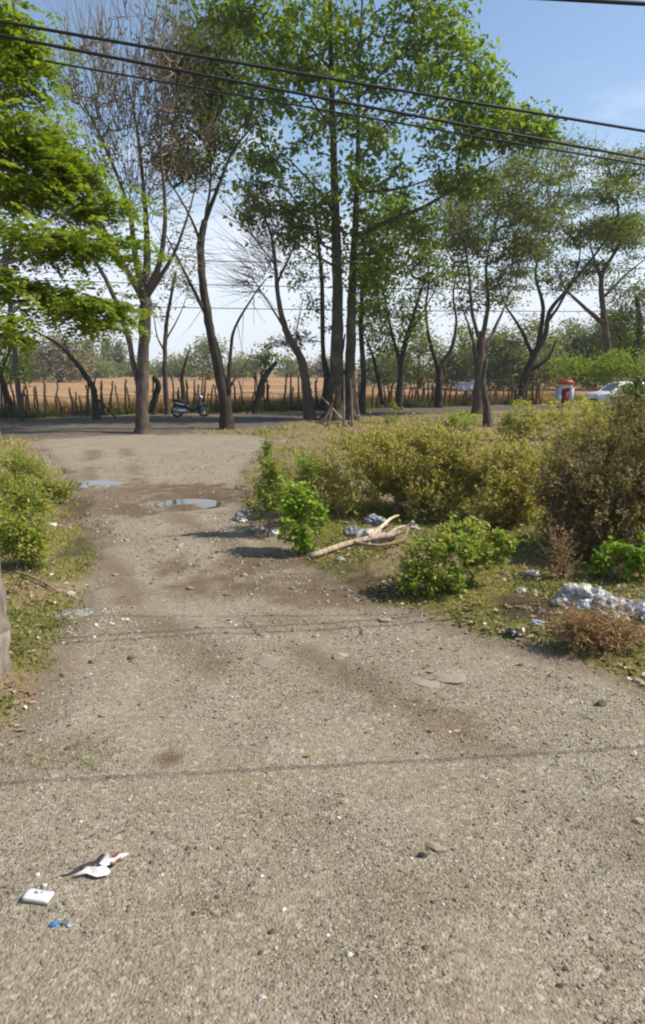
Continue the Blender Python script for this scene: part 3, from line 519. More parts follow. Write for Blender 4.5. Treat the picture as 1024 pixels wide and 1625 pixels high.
tree('leaning_tree', 'short dark leaning trunk at the far left beside the utility pole', [[(26, 664, 13), (12, 630, 11), (2, 600, 10), (-12, 540, 8)], [(0, 595, 6), (14, 560, 4), (24, 540, 3)]], [(0, 540, 30, 40, 26), (25, 585, 18, 20, 10), (-20, 500, 40, 40, 20)], M['bark_dark'], M['leaf_bright'], size=0.22, per=24, spread=0.7)
tree('dead_branch_tree', 'dead dark trunk with one long bare limb slanting up to the left', [[(154, 667, 13), (150, 630, 11), (146, 612, 10), (120, 575, 8), (90, 545, 5), (55, 525, 3), (30, 510, 2)], [(148, 612, 6), (152, 600, 4)], [(152, 632, 6, 0), (170, 648, 5, 0), (185, 664, 5, 0)], [(110, 565, 3), (95, 520, 2), (85, 490, 1.5)]], [(70, 520, 40, 20, 10), (110, 540, 30, 20, 8)], M['bark_dark'], None, per=0, rtip=0.008)
tree('sprouting_stump', 'crooked dark stump with a small tuft of leaves, between the crooked and leaning trees', [[(406, 658, 18), (411, 630, 15), (418, 604, 13), (430, 585, 9), (440, 575, 6)], [(417, 608, 7), (416, 590, 5), (424, 575, 3)]], [(425, 570, 20, 10, 10, 0, .4), (440, 548, 34, 12, 12, 0, .5)], M['bark_dark'], M['leaf_dark'], size=0.16, per=26, spread=0.4, group=None, cat='stump')
tree('broken_stump', 'bent dark stump right behind the thick bare tree', [[(244, 659, 15), (246, 635, 13), (252, 612, 12), (244, 597, 9)]], None, M['bark_dark'], None, group=None, cat='stump')
tree('slender_tree', 'slender sparse tree just right of the thick bare tree', [[(267, 660, 12), (263, 610, 10), (262, 560, 9), (265, 510, 8), (272, 470, 6), (280, 430, 4)], [(263, 560, 5), (250, 535, 4), (244, 500, 3)], [(263, 540, 4), (285, 500, 3), (300, 460, 2)]], [(270, 440, 40, 40, 26), (300, 455, 24, 24, 10), (250, 490, 20, 24, 8)], M['bark_brown'], M['leaf_olive'], M['twig_brown'], size=0.16, per=14, spread=0.5)
tree('bare_sapling', 'small bare sapling standing at the stake fence behind the motorbike', [[(293, 658, 10), (291, 620, 8), (289, 600, 7), (296, 570, 4), (303, 550, 2)], [(290, 612, 4), (281, 596, 3)]], [(300, 560, 14, 20, 6, 0, .3)], M['bark_dark'], None, per=0, rtip=0.007)
# beyond the field and the fence
far = [(40, 590, 46, 34, 'leaf_far', 120), (95, 575, 55, 40, 'leaf_far_dry', 110), (150, 590, 40, 20, 'leaf_far', 150), (330, 572, 34, 24, 'leaf_far', 130), (280, 590, 40, 16, 'leaf_far', 160), (420, 582, 34, 20, 'leaf_far', 130), (455, 590, 40, 14, 'leaf_far', 165), (380, 590, 30, 16, 'leaf_far', 155), (210, 592, 40, 14, 'leaf_far', 170), (520, 590, 40, 14, 'leaf_far_dry', 160),
       (610, 575, 50, 26, 'leaf_far', 90), (665, 560, 46, 40, 'leaf_far', 80), (725, 555, 50, 44, 'leaf_far', 76), (790, 560, 50, 44, 'leaf_far', 72), (840, 555, 60, 50, 'leaf_far', 70), (900, 550, 60, 46, 'leaf_far', 74), (970, 540, 60, 56, 'leaf_far', 72), (1030, 560, 60, 50, 'leaf_far', 78)]
farname = ['hazy green tree behind the far-left leaning trunk', 'dry brownish tree beyond the field behind the slanting dead limb', 'low green tree beyond the field left of the bare tree', 'round olive tree beyond the field left of the crooked trunk', 'low tree on the field edge above the motorbike', 'pale green tree beyond the field behind the sprouting stump', 'low far tree seen left of the leaning tree base', 'low far tree between the crooked trunk and the stump', 'low far tree seen directly behind the bare tree', 'low dry tree beyond the field by the twin trunks',
           'bushy tree behind the fence just right of the twin trunks', 'bushy tree behind the fence left of the Y-shaped tree', 'bushy tree behind the fork of the Y-shaped tree', 'bushy tree behind the many-stemmed brown tree', 'bushy tree behind the trunk of the umbrella tree', 'bushy tree behind the red-topped stall', 'bushy tree behind the white car', 'bushy tree in the right corner behind the dense tree']
for (px, py, rx, ry, lm, Y), lb in zip(far, farname):
    k = F / Y; gy = CY - F * math.tan(PITCH - math.atan(H / Y)); n = int(30 + rx * ry / 26); py, ry = (py + 6, ry * 1.1) if px > 560 else (py - 6, ry * 1.3)
    tree('far_tree', lb, [[(px, gy, 8), (px + 2, (gy + py) / 2, 6), (px - 1, py, 4)], [(px, (gy + py) / 2, 4), (px + rx * .5, py, 2)], [(px, (gy + py) / 2, 4), (px - rx * .5, py, 2)]],
         [(px, py + 2, rx * .8, ry * .8, n), (px - rx * .4, py + ry * .3, rx * .6, ry * .7, n // 2), (px + rx * .45, py + ry * .2, rx * .5, ry * .75, n // 2), (px + rx * .1, py - ry * .5, rx * .35, ry * .5, n // 4), (px, gy - ry * .35, rx * .9, ry * .4, n // 2)], M['bark_dark'], M[lm], size=0.36 * Y / 80, per=26, spread=1.5 * Y / 80, rtip=0.03, group='trees beyond the field', Y=Y, gapt=.36, gapk=.3)
for px, top, wd, Y, lb in ((137, 535, 9, 150, 'tall column-shaped tree beyond the field, leftmost of three'), (170, 540, 6, 165, 'thin column-shaped tree beyond the field, middle of three'), (190, 545, 7, 160, 'column-shaped dark tree beyond the field, right of the other columns')):
    gy = CY - F * math.tan(PITCH - math.atan(H / Y))
    tree('column_tree', lb, [[(px, gy, 4), (px, top, 2)]], [(px, (gy + top) / 2 - 4, wd, (gy - top) / 2, 60)], M['bark_dark'], M['leaf_far'], size=0.7, per=26, spread=1.4, rtip=0.03, group='column trees beyond the field', Y=Y)

def shrub(name, label, base, lobes, leaf_m, stem_m, size=0.04, n=9000, stems=60, width=0.5, group='shrubs on the waste ground', cat='shrub', shell=0.55, rtip=0.003, tshift=0.0, spikes=0, droop=0.2, gap=6.0, under=0.6, slen=1.0):
    b = GG(*base); Y0 = b[1]; root = empty(name, b, label, cat, group); tot = sum(l[2] * l[3] for l in lobes); PX = []; OUT = []; TT = []
    for l in lobes:
        px, py, rx, ry = l[:4]; dy = l[4] if len(l) > 4 else 0; c = AT(px, py, Y0 + dy); k = ppm(c); ax = np.array([rx / k, (l[5] if len(l) > 5 else 0.75 * rx / k), ry / k])
        m_ = int(n * l[2] * l[3] / tot); u = unit(rng.normal(0, 1, (m_, 3))); rad = 1 - (1 - shell) * rng.random(m_) ** 1.3
        bump = 0.62 + 0.78 * fbm(u[:, 0] * 3.6 + px, u[:, 2] * 3.6 + u[:, 1] * 2.8 + py, 2); p = c + u * ax * (rad * bump)[:, None]
        PX.append(p); OUT.append(u); TT.append(0.5 + (fbm(u[:, 0] * 4 + px * .1, u[:, 2] * 4 + u[:, 1] * 3, 3) - 0.5) * 1.1)
    P = np.vstack(PX); U = np.vstack(OUT); tt = np.concatenate(TT) + tshift + rng.normal(0, 0.16, len(P))
    g = gz(P[:, 0], P[:, 1]); hgt_ = (P[:, 2] - g) / np.percentile(P[:, 2] - g, 95); k = (rng.random(len(P)) < under + (1 - under) * sstep(.12, .5, hgt_)) & (P[:, 2] > g + 0.03) & (fbm((P[:, 0] + .6 * P[:, 2]) * gap, (P[:, 1] + P[:, 2]) * gap, 2) > 0.43); P, U, tt = P[k], U[k], tt[k]
    sel = rng.choice(len(P), min(stems, len(P)), replace=False); Tg = P[sel]
    foot = b + np.stack([rng.normal(0, 1, 7), rng.normal(0, .6, 7), np.zeros(7)], 1) * (np.ptp(P[:, 0]) * 0.17); foot[:, 2] = gz(foot[:, 0], foot[:, 1]) - 0.03
    pt, rd = grow(foot, np.full(7, .02), Tg, rtip, 0.5, 0.05, 6); V_, F_ = twigs(pt, rd)
    mesh_np('stems', V_ - b, F_, stem_m, root, None, True)['kind'] = 'stuff'
    if spikes:                                      # bare shoots standing out of the mass
        i = rng.choice(len(P), spikes); e = P[i] + unit(U[i] + (0, 0, 1.0) + rng.normal(0, .5, (spikes, 3))) * rng.uniform(.08, .32, (spikes, 1)) * slen
        pth = np.stack([P[i], (P[i] + e) / 2 + rng.normal(0, .012, (spikes, 3)), e], 1); V_, F_ = twigs(pth, np.tile([rtip, rtip * .8, rtip * .5], (spikes, 1)), 3); mesh_np('shoots', V_ - b, F_, stem_m, root)['kind'] = 'stuff'
        j = rng.choice(spikes, spikes * 7); f = rng.random((spikes * 7, 1)); P = np.vstack([P, P[i][j] * (1 - f) + e[j] * f]); U = np.vstack([U, U[i][j]]); tt = np.concatenate([tt, rng.normal(.62 + tshift, .2, spikes * 7)])
    V_, F_, t_ = leaves(P, size, width, 1.3, droop, tt, U * 0.7)
    V_[:, 2] = np.maximum(V_[:, 2], gz(V_[:, 0], V_[:, 1]) + 0.004)
    mesh_np('foliage', V_ - b, F_, leaf_m, root, {'tint': t_})['kind'] = 'stuff'; return root
# the big dry thicket in the middle and its neighbours
shrub('dry_bush', 'large yellow-olive bush with a dark hollow under it in the middle of the waste ground', (600, 824), [(570, 752, 80, 62), (660, 742, 85, 58, .3), (725, 752, 60, 60, .2), (620, 715, 70, 30, .6), (510, 770, 40, 45, .2), (680, 790, 70, 40, -.1)], M['leaf_yellow'], M['twig_dry'], 0.055, 38000, 700, spikes=2600, under=.55, rtip=.0042, slen=1.2, gap=4, group='dry bushes on the waste ground')
shrub('dry_bush', 'dull yellow bush between the large bush and the dark russet bush', (815, 838), [(815, 768, 58, 58), (785, 795, 50, 44, -.2), (855, 752, 46, 48, .4), (770, 740, 40, 40, .5)], M['leaf_yellow'], M['twig_dry'], 0.055, 15000, 400, spikes=1000, under=.5, rtip=.004, gap=4, group='dry bushes on the waste ground', tshift=0.05)
shrub('russet_bush', 'tall russet and olive bush shaded on its left side at the right edge', (970, 890), [(960, 770, 95, 85, .2), (1040, 740, 110, 110, .4), (900, 810, 55, 75), (1000, 830, 110, 65, -.1)], M['leaf_russet'], M['twig_brown'], 0.05, 40000, 900, spikes=1500, under=.5, rtip=.004, gap=4, group='dry bushes on the waste ground')
shrub('dry_bush', 'yellow-topped bush rising behind the russet bush at the right', (985, 800), [(960, 700, 70, 36), (1030, 690, 60, 40)], M['leaf_yellow'], M['twig_dry'], 0.06, 10000, 200, spikes=700, gap=4, group='dry bushes on the waste ground')
shrub('dry_bush', 'dry yellow bush in front of the white car', (915, 700), [(915, 662, 62, 30), (880, 675, 40, 20), (950, 668, 36, 26)], M['leaf_yellow'], M['twig_dry'], 0.09, 8000, 140, spikes=140, group='dry bushes on the waste ground')
shrub('dry_bush', 'small yellowish bush right of the leaning broken stump', (830, 702), [(828, 668, 30, 28), (815, 680, 26, 16)], M['leaf_yellow'], M['twig_dry'], 0.09, 3600, 90, spikes=80, group='dry bushes on the waste ground', tshift=-.1)
shrub('green_shrub', 'small fresh green bush left of the leaning broken stump', (732, 686), [(732, 667, 28, 16), (720, 672, 16, 10)], M['leaf_weed'], M['twig_brown'], 0.1, 1900, 50)
shrub('green_shrub', 'small upright green shrub right of the twin trunks', (624, 674), [(624, 655, 11, 18), (618, 664, 10, 9)], M['leaf_weed'], M['twig_brown'], 0.1, 800, 30)
shrub('lime_shrub', 'bright lime-green leafy shrub at the bend of the track', (482, 878), [(480, 825, 36, 46), (465, 795, 26, 30, .15), (500, 810, 20, 24), (485, 858, 24, 18)], M['leaf_lime'], M['twig_brown'], 0.075, 2700, 120, tshift=.12, width=0.7, shell=0.3, spikes=26, group=None)
shrub('tall_weed', 'tall thin yellowish-green weed behind the lime-green shrub', (440, 850), [(428, 745, 18, 46), (440, 790, 36, 40), (425, 715, 8, 20), (480, 745, 30, 26, .4), (405, 800, 22, 26)], M['leaf_weed'], M['twig_dry'], 0.05, 5200, 160, spikes=160, shell=.2, group=None, cat='weed')
shrub('green_shrub', 'leafy green shrub with yellow tints beside the fallen branch', (715, 944), [(710, 890, 62, 46), (760, 868, 42, 34, .15), (670, 915, 42, 30, -.1), (800, 862, 20, 22, .1), (740, 850, 40, 26, .4)], M['leaf_weed'], M['twig_brown'], 0.055, 8500, 240, width=.6, spikes=90, tshift=.12)
shrub('green_shrub', 'leafy green shrub at the right edge above the rubbish heap', (995, 926), [(985, 885, 40, 30), (1020, 880, 36, 34), (960, 898, 22, 16)], M['leaf_lime'], M['twig_brown'], 0.06, 2600, 90, width=.65, shell=.3, tshift=-.15)
for base, lobes, lb, nn in (((25, 908), [(25, 850, 48, 52), (50, 875, 26, 26)], 'nearest clump of green weeds on the left verge', 6500), ((20, 850), [(15, 790, 44, 44), (50, 800, 34, 34)], 'second clump of green weeds along the left verge', 6000), ((70, 800), [(72, 775, 30, 26), (95, 782, 20, 16)], 'low yellowing weeds bordering the left puddle', 2600), ((15, 770), [(20, 738, 34, 28), (55, 748, 30, 20)], 'farthest clump of weeds on the left verge', 4200)):
    shrub('weed_clump', lb, base, lobes, M['leaf_weed'], M['twig_dry'], 0.05, nn, 130, spikes=160, shell=.15, tshift=.12, group='weeds on the left verge', cat='weed')
shrub('dead_weed', 'dry reddish-brown dead weed standing above the rubbish heap', (890, 925), [(888, 875, 16, 40), (895, 900, 16, 20)], M['leaf_russet'], M['twig_dry'], 0.03, 420, 150, spikes=90, shell=.1, group=None, cat='weed', rtip=.003, tshift=.3)
shrub('dead_weed', 'heap of brown dead weeds below the rubbish heap', (950, 1035), [(940, 1000, 52, 26), (985, 1010, 46, 24), (905, 995, 24, 14)], M['dry_grass'], M['twig_dry'], 0.045, 3600, 320, width=.2, spikes=260, shell=.1, group=None, cat='weed', rtip=.0025)
tree('dark_sapling', 'dark green sapling with a thin stem standing in front of the russet bush', [[(1002, 800, 11), (1004, 730, 9), (1008, 660, 7), (1010, 600, 4)]], [(1008, 630, 24, 40, 30, 0, .5), (1018, 690, 22, 34, 20, 0, .4), (990, 660, 14, 20, 8, 0, .3)], M['bark_dark'], M['leaf_dark'], size=.07, per=44, spread=.26, rtip=.004, group=None, tshift=.1)
tree('pale_green_tree', 'low pale green tree arching over the white car', [[(1040, 662, 10), (1020, 620, 8), (985, 590, 5), (940, 580, 3)], [(1022, 622, 5), (1010, 590, 4), (1000, 570, 3)]], [(945, 588, 58, 20, 50), (985, 578, 50, 22, 44), (905, 580, 26, 16, 16), (1030, 590, 40, 22, 24)], M['bark_brown'], M['leaf_weed'], size=.13, per=46, spread=.5, rtip=.008, group=None, tshift=-.08)

# ------------------------------------------------------------------ ground cover
def blades(x, y, h, wd, tint, lean=0.5):
    n = len(x); z = gz(x, y); a = rng.uniform(0, 6.28, n); sx, sy = np.cos(a) * wd, np.sin(a) * wd; l = rng.normal(0, lean, (n, 2)) * h[:, None]
    B = np.stack([x, y, z - 0.005], 1); s = np.stack([sx, sy, np.zeros(n)], 1); m_ = B + np.stack([l[:, 0] * .35, l[:, 1] * .35, h * .62], 1); t = B + np.stack([l[:, 0], l[:, 1], h * .95], 1)
    V = np.stack([B - s, B + s, m_ + s * .7, m_ - s * .7, t], 1).reshape(-1, 3); i = np.arange(n)[:, None] * 5
    return V, np.stack([i + [0, 1, 2], i + [0, 2, 3], i + [3, 2, 4]], 1).reshape(-1, 3), np.repeat(np.clip(tint, 0, 1), 5)
def on_grass(x, y):
    t = weights(x, y); return rng.random(len(x)) < t[4] * (1 - t[3]) * 0.95 + (1 - t[0]) * (1 - t[1]) * (1 - t[2]) * .10
x, y = spots(88000, 3.6, 13.0, 1.0, on_grass); n1 = fbm(x * 2.2 + 5, y * 2.2, 3)
g1 = blades(x, y, rng.uniform(.02, .065, len(x)), .0028 + .0005 * y, n1 * 1.3 - .13 + rng.normal(0, .14, len(x)))
x, y = spots(34000, 12, 34.0, .8, on_grass)
g2 = blades(x, y, rng.uniform(.04, .15, len(x)), .008 + .0007 * y, .72 + fbm(x, y, 3) * .5 - .15 + rng.normal(0, .15, len(x)))
o = mesh_np('grass', *[join([g1, g2])[i] for i in (0, 1)], M['grass'], None, {'tint': np.concatenate([g1[2], g2[2]])}); o['kind'] = 'stuff'; tag(o, 'short green and straw-coloured grass on the verges', 'grass')
n = 26000; tt = rng.uniform(-.05, 1.1, n); x = FA[0] + (FB[0] - FA[0]) * tt; y = FA[1] + (FB[1] - FA[1]) * tt + .3 + rng.exponential(2.2, n)
g = blades(x, y, rng.uniform(.25, .85, n) * (.5 + fbm(x, y, 2)), .018, rng.normal(.5, .22, n), .3)
n = 9000; tt = rng.uniform(-.05, 1.1, n); x = FA[0] + (FB[0] - FA[0]) * tt; y = FA[1] + (FB[1] - FA[1]) * tt + rng.normal(-.1, .25, n)
k_ = fbm(x * .8, y * .8, 2) > .42; x, y = x[k_], y[k_]
u_ = blades(x, y, rng.uniform(.1, .5, len(x)), .022, rng.normal(.3, .22, len(x)), .4)
o = mesh_np('undergrowth', u_[0], u_[1], M['leaf_olive'], None, {'tint': u_[2]}); o['kind'] = 'stuff'; tag(o, 'dull green undergrowth at the foot of the stakes', 'undergrowth')
o = mesh_np('dry_grass', g[0], g[1], M['dry_grass'], None, {'tint': g[2]}); o['kind'] = 'stuff'; tag(o, 'tall straw-coloured grass along the field edge behind the stakes', 'dry grass')
def on_verge(x, y): t = weights(x, y); return rng.random(len(x)) < (1 - t[0]) * sstep(.35, .6, fbm(x * 1.2 + 31, y * 1.2, 3)) + .012
x, y = spots(20000, 3.5, 14, 1.0, on_verge); P = np.stack([x, y, gz(x, y) + .012], 1)
V_, F_, t_ = leaves(P, .06, .6, 2.5, 0, rng.normal(.5, .25, len(x))); V_[:, 2] = np.maximum(V_[:, 2], gz(V_[:, 0], V_[:, 1]) + .004)
o = mesh_np('leaf_litter', V_, F_, M['litter'], None, {'tint': t_}); o['kind'] = 'stuff'; tag(o, 'fallen brown leaves and scraps scattered on the verges', 'leaf litter')

# ------------------------------------------------------------------ stake fence
fr = empty('stake_fence', (FA[0], FA[1], 0), 'rough fence of crooked upright stakes along the dry field', 'fence'); fo = np.array([FA[0], FA[1], 0.]); L = np.linalg.norm(FB - FA); var = []
for k in range(9):
    h = random.uniform(1.4, 2.3); mb = MB(); pts = [(0, 0, -.15)]; 
    for i in range(1, 6): pts.append((pts[-1][0] + random.gauss(0, .035), pts[-1][1] + random.gauss(0, .03), h * i / 5))
    mb.tube(pts, np.linspace(random.uniform(.05, .09), random.uniform(.025, .045), 6), 6, .12)
    if k % 3 == 0: mb.tube([pts[4], (pts[4][0] + .12, 0, pts[4][2] + .25)], [.03, .015], 5); 
    if k % 4 == 1: mb.tube([pts[4], (pts[4][0] - .14, .05, pts[4][2] + .3)], [.03, .014], 5)
    o = mb.build('stake', M['stake'], fr, True); var.append(o)
s = .1; k = 0
while s < L:
    o = var[k] if k < 9 else var[random.randrange(9)].copy()
    if k >= 9: COL.objects.link(o); o.parent = fr
    o.location = (fdir[0] * s, fdir[1] * s + random.gauss(0, .06), 0); o.rotation_euler = (random.gauss(0, .06), random.gauss(0, .09), random.uniform(0, 6.28)); o.scale = (1, 1, random.uniform(.7, 1.1))
    s += random.choice((.1, .13, .17, .2, .26, .34, .5)); k += 1
for z in (.55, 1.0):
    P = np.array([(fdir[0] * t, fdir[1] * t - .07, z + .07 * math.sin(t * 1.7 + z)) for t in np.linspace(0, L, 60)]); MB().tube(P, .016, 5).build('rail', M['stake'], fr, True)

# ------------------------------------------------------------------ utility pole and overhead cables
M['cable'] = plain('cable_rubber', (0.018, 0.018, 0.02), .6); M['concrete'] = plain('weathered_pole', (.11, .10, .09), .9)
pb = GG(34, 668); up = empty('utility_pole', pb, 'thin dark utility pole at the far left edge', 'utility pole')
MB().tube([(0, 0, -.2), (0, 0, 4), (0, 0, 8.6)], [.13, .11, .085], 12).build('pole', M['concrete'], up, True)
MB().box((0, 0, 7.9), (1.5, .1, .1)).build('crossarm', M['concrete'], up)
for dx in (-.6, 0, .6): MB().lathe([(.0, 0), (.05, 0), (.06, .06), (.035, .09), (.055, .13), (0, .17)], (dx, 0, 7.97), 10).build('insulator', plain('porcelain', (.35, .3, .26), .3), up, True)
MB().box((.02, -.16, 6.55), (.22, .16, .42)).build('junction_box', M['concrete'], up)
def cable(a, b, sag, r, label, group, ext=0.6):
    a, b = np.array(a, float), np.array(b, float); d = b - a; t = np.linspace(-ext, 1 + ext, 70); P = a + d * t[:, None]; P[:, 2] -= sag * (1 - ((t - .5) / (.5 + ext)) ** 2)
    tag(MB().tube(P, r, 6).build('power_cable', M['cable'], None, True), label, 'cable', group)
def overhead(l, hl, rr_, hr, r, sag, ext, label):      # endpoints: the two pixels' rays met at the cable's height there
    P = []
    for (px, py), h in ((l, hl), (rr_, hr)):
        d = ray(px, py); t = (h - H) / d[2]; P.append(np.array([0, 0, H]) + d * t)
    k = sag * (1 - (.5 / (.5 + ext)) ** 2); P[0][2] += k; P[1][2] += k; cable(P[0], P[1], sag, r, label, 'overhead cables near the camera', ext)
overhead((0, 34), 4.60, (1024, 208), 4.20, .0105, .12, 1.6, 'topmost of the three long black cables crossing the sky')
overhead((0, 56), 4.55, (1024, 252), 4.05, .0105, .12, 1.6, 'middle one of the three long black cables crossing the sky')
overhead((0, 84), 4.90, (1024, 262), 4.10, .0075, .12, 1.6, 'lowest and thinnest of the three long black cables crossing the sky')
overhead((780, -8), 4.05, (1024, 6), 4.05, .0095, .05, 11, 'thick black cable crossing the top right corner')
for z, lb in ((8.12, 'upper'), (7.0, 'middle'), (5.9, 'lower')):
    cable((pb[0] - 18, pb[1], z), (pb[0] + 42, pb[1] + 9, z - .1), .6, .018, lb + ' thin cable strung along the back lane from the utility pole', 'cables along the back lane', .1)

# ------------------------------------------------------------------ motorbike
M['black'] = plain('black_plastic', (.02, .02, .022), .45); M['tyre'] = plain('tyre', (.025, .024, .023), .9); M['chrome'] = plain('steel', (.55, .55, .55), .3, 1.0); M['white'] = plain('white_paint', (.78, .78, .76), .35, var=.05, spec=.5)
M['redp'] = plain('red_paint', (.38, .05, .04), .5); M['glass'] = plain('dark_glass', (.03, .045, .07), .08, spec=.8); M['lamp'] = plain('lamp_lens', (.7, .7, .68), .15)
def motorbike(p, rz):
    r_ = empty('motorbike', p, 'black and silver motor scooter parked between the bare tree and the crooked tree', 'motorbike'); r_.rotation_euler = (0, 0, rz)
    for x_ in (-.62, .64):
        w_ = MB().lathe([(.20, -.045), (.275, -.045), (.295, 0), (.275, .045), (.20, .045), (.20, -.045)], (x_, 0, .295), 20, 'y').build('wheel', M['tyre'], r_, True)
        rim = MB().lathe([(.03, -.05), (.03, .05)], (x_, 0, .295), 8, 'y').lathe([(.185, -.03), (.205, -.03), (.205, .03), (.185, .03), (.185, -.03)], (x_, 0, .295), 20, 'y')
        for k in range(5): a = k * 1.2566; rim.tube([(x_, 0, .295), (x_ + .19 * math.cos(a), 0, .295 + .19 * math.sin(a))], .018, 5)
        rim.build('rim', M['chrome'], w_)
    MB().prism([(-.75, .62), (-.35, .48), (-.1, .34), (.1, .3), (.12, .38), (-.05, .5), (-.12, .66), (-.45, .74), (-.85, .78)], -.13, .13).build('rear_body', M['black'], r_)
    MB().prism([(-.70, .66), (-.30, .56), (-.34, .62), (-.72, .71)], -.14, .14).build('side_stripe', M['white'], r_)
    MB().prism([(-.86, .79), (-.5, .755), (-.1, .67), (-.06, .72), (-.3, .80), (-.6, .85), (-.86, .86)], -.12, .12).build('seat', M['black'], r_)
    MB().prism([(.08, .3), (.36, .34), (.52, .95), (.44, .97), (.3, .5), (.1, .38)], -.17, .17).build('leg_shield', M['black'], r_)
    MB().prism([(.40, .62), (.62, .60), (.86, .50), (.88, .54), (.64, .68), (.46, .74)], -.08, .08).build('front_fender', M['black'], r_)
    for s_ in (-1, 1): MB().tube([(.44, s_ * .07, .85), (.64, s_ * .07, .3)], .022, 7).build('fork', M['chrome'], r_)
    hb = MB().tube([(.34, -.34, 1.02), (.42, -.2, 1.03), (.44, 0, .98), (.42, .2, 1.03), (.34, .34, 1.02)], .018, 6).build('handlebar', M['black'], r_)
    for s_ in (-1, 1): MB().tube([(.40, s_ * .24, 1.03), (.40, s_ * .28, 1.2)], .008, 5).box((.40, s_ * .29, 1.24), (.02, .13, .08)).build('mirror', M['black'], hb)
    MB().lathe([(0, .06), (.06, .05), (.085, 0), (.085, -.08), (0, -.1)], (.52, 0, .93), 12, 'y').build('headlight', M['lamp'], r_, True)
    MB().tube([(-.1, -.16, .28), (-.5, -.18, .3), (-.82, -.18, .4)], [.02, .045, .05], 8).build('exhaust', M['chrome'], r_, True)
    MB().box((-.88, 0, .74), (.05, .14, .07)).build('tail_light', M['redp'], r_)
    MB().prism([(-.62, .26), (-.1, .26), (.05, .32), (-.05, .46), (-.5, .44)], -.09, .09).build('engine', M['chrome'], r_)
    MB().tube([(-.05, -.1, .28), (-.02, -.26, .0)], .012, 5).build('kickstand', M['chrome'], r_)
motorbike(GG(303, 664), R(18))

# ------------------------------------------------------------------ white car, stall, cloth on the fence
def car(p, rz):
    c = empty('parked_car', p, 'white car parked beyond the bushes near the right edge', 'car'); c.rotation_euler = (0, 0, rz)
    body = [(-2.0, .32), (-2.02, .62), (-1.95, .78), (-1.1, .92), (-.45, 1.42), (.2, 1.5), (1.1, 1.46), (1.75, 1.02), (2.0, .95), (2.03, .5), (1.98, .32), (1.62, .30), (1.55, .52), (1.3, .62), (1.05, .52), (.98, .3), (-.9, .3), (-.97, .52), (-1.22, .62), (-1.47, .52), (-1.54, .3)]
    n = len(body); V = []
    for y_, q in ((-.84, 1.0), (-.6, 1.0), (.6, 1.0), (.84, 1.0)):
        for x_, z_ in body: V.append((x_ * (1 if abs(y_) < .7 else .985), y_ * (1 if z_ < 1 else (.86 if abs(y_) > .7 else 1)), z_ - (.02 if abs(y_) > .7 and z_ > .6 else 0)))
    Fs = [tuple(range(n)), tuple(range(3 * n, 4 * n))[::-1]] + [(r * n + i, (r + 1) * n + i, (r + 1) * n + (i + 1) % n, r * n + (i + 1) % n) for r in range(3) for i in range(n)]
    MB().add(V, Fs).build('body', M['white'], c)
    for y_ in (-.795, .795):
        for poly in ([(-.86, 1.0), (-.42, 1.36), (.16, 1.43), (.16, 1.0)], [(.24, 1.0), (.24, 1.43), (.98, 1.38), (1.3, 1.06)]):
            MB().prism(poly, y_ - .035, y_ + .035).build('side_window', M['glass'], c)
        for x_ in (-.35, .72): MB().box((x_, y_ * 1.07, .86), (.16, .03, .03)).build('door_handle', M['chrome'], c)
    MB().add([(-1.06, -.62, .965), (-1.06, .62, .965), (-.47, .55, 1.425), (-.47, -.55, 1.425)], [(0, 3, 2, 1)]).build('windscreen', M['glass'], c)
    MB().add([(1.70, -.6, 1.085), (1.70, .6, 1.085), (1.16, .55, 1.45), (1.16, -.55, 1.45)], [(0, 1, 2, 3)]).build('rear_window', M['glass'], c)
    for x_ in (-1.22, 1.3):
        for y_ in (-.78, .78):
            w_ = MB().lathe([(.2, -.1), (.29, -.1), (.31, -.06), (.31, .06), (.29, .1), (.2, .1), (.2, -.1)], (x_, y_, .31), 20, 'y').build('wheel', M['tyre'], c, True); MB().lathe([(0, -.07), (.2, -.085), (.2, .085), (0, .07)], (x_, y_, .31), 14, 'y').build('rim', M['chrome'], w_)
    for y_ in (-.6, .6): MB().box((-1.98, y_, .68), (.12, .34, .13)).build('headlight', M['lamp'], c); MB().box((1.99, y_, .82), (.08, .24, .2)).build('tail_light', M['redp'], c)
    MB().box((-2.0, 0, .42), (.1, 1.5, .14)).build('bumper', M['black'], c)
    for y_ in (-.93, .93): MB().box((-.72, y_, 1.0), (.12, .2, .13)).build('wing_mirror', M['white'], c)
car(GG(985, 645), R(8))
sp = GG(894, 648); st = empty('roadside_stall', sp, 'small red-topped white and maroon roadside stall beside the pale green tree', 'stall'); st.rotation_euler = (0, 0, R(-10))
M['maroon'] = plain('maroon_panel', (.18, .025, .03), .6); M['paleblue'] = plain('pale_blue_panel', (.40, .44, .46), .7); M['cream'] = plain('cream_panel', (.72, .62, .48), .6)
MB().box((0, 0, .04), (1.0, .7, .08)).build('base', M['concrete'], st)
for s_ in (-1, 1): MB().box((s_ * .35, -.02, .62), (.26, .6, 1.08)).build('side_cabinet', M['paleblue'], st)
MB().box((0, 0, .6), (.43, .56, 1.04)).build('centre_panel', M['maroon'], st)
MB().box((0, -.02, 1.27), (.62, .5, .22)).build('sign_board', M['cream'], st)
for s_ in (-1, 1): MB().box((s_ * .42, .2, 1.2), (.05, .05, .1)).build('bracket', M['chrome'], st)
MB().prism([(-.52, 1.38), (.52, 1.38), (.36, 1.62), (-.2, 1.72)], -.36, .36).build('roof', M['redp'], st)
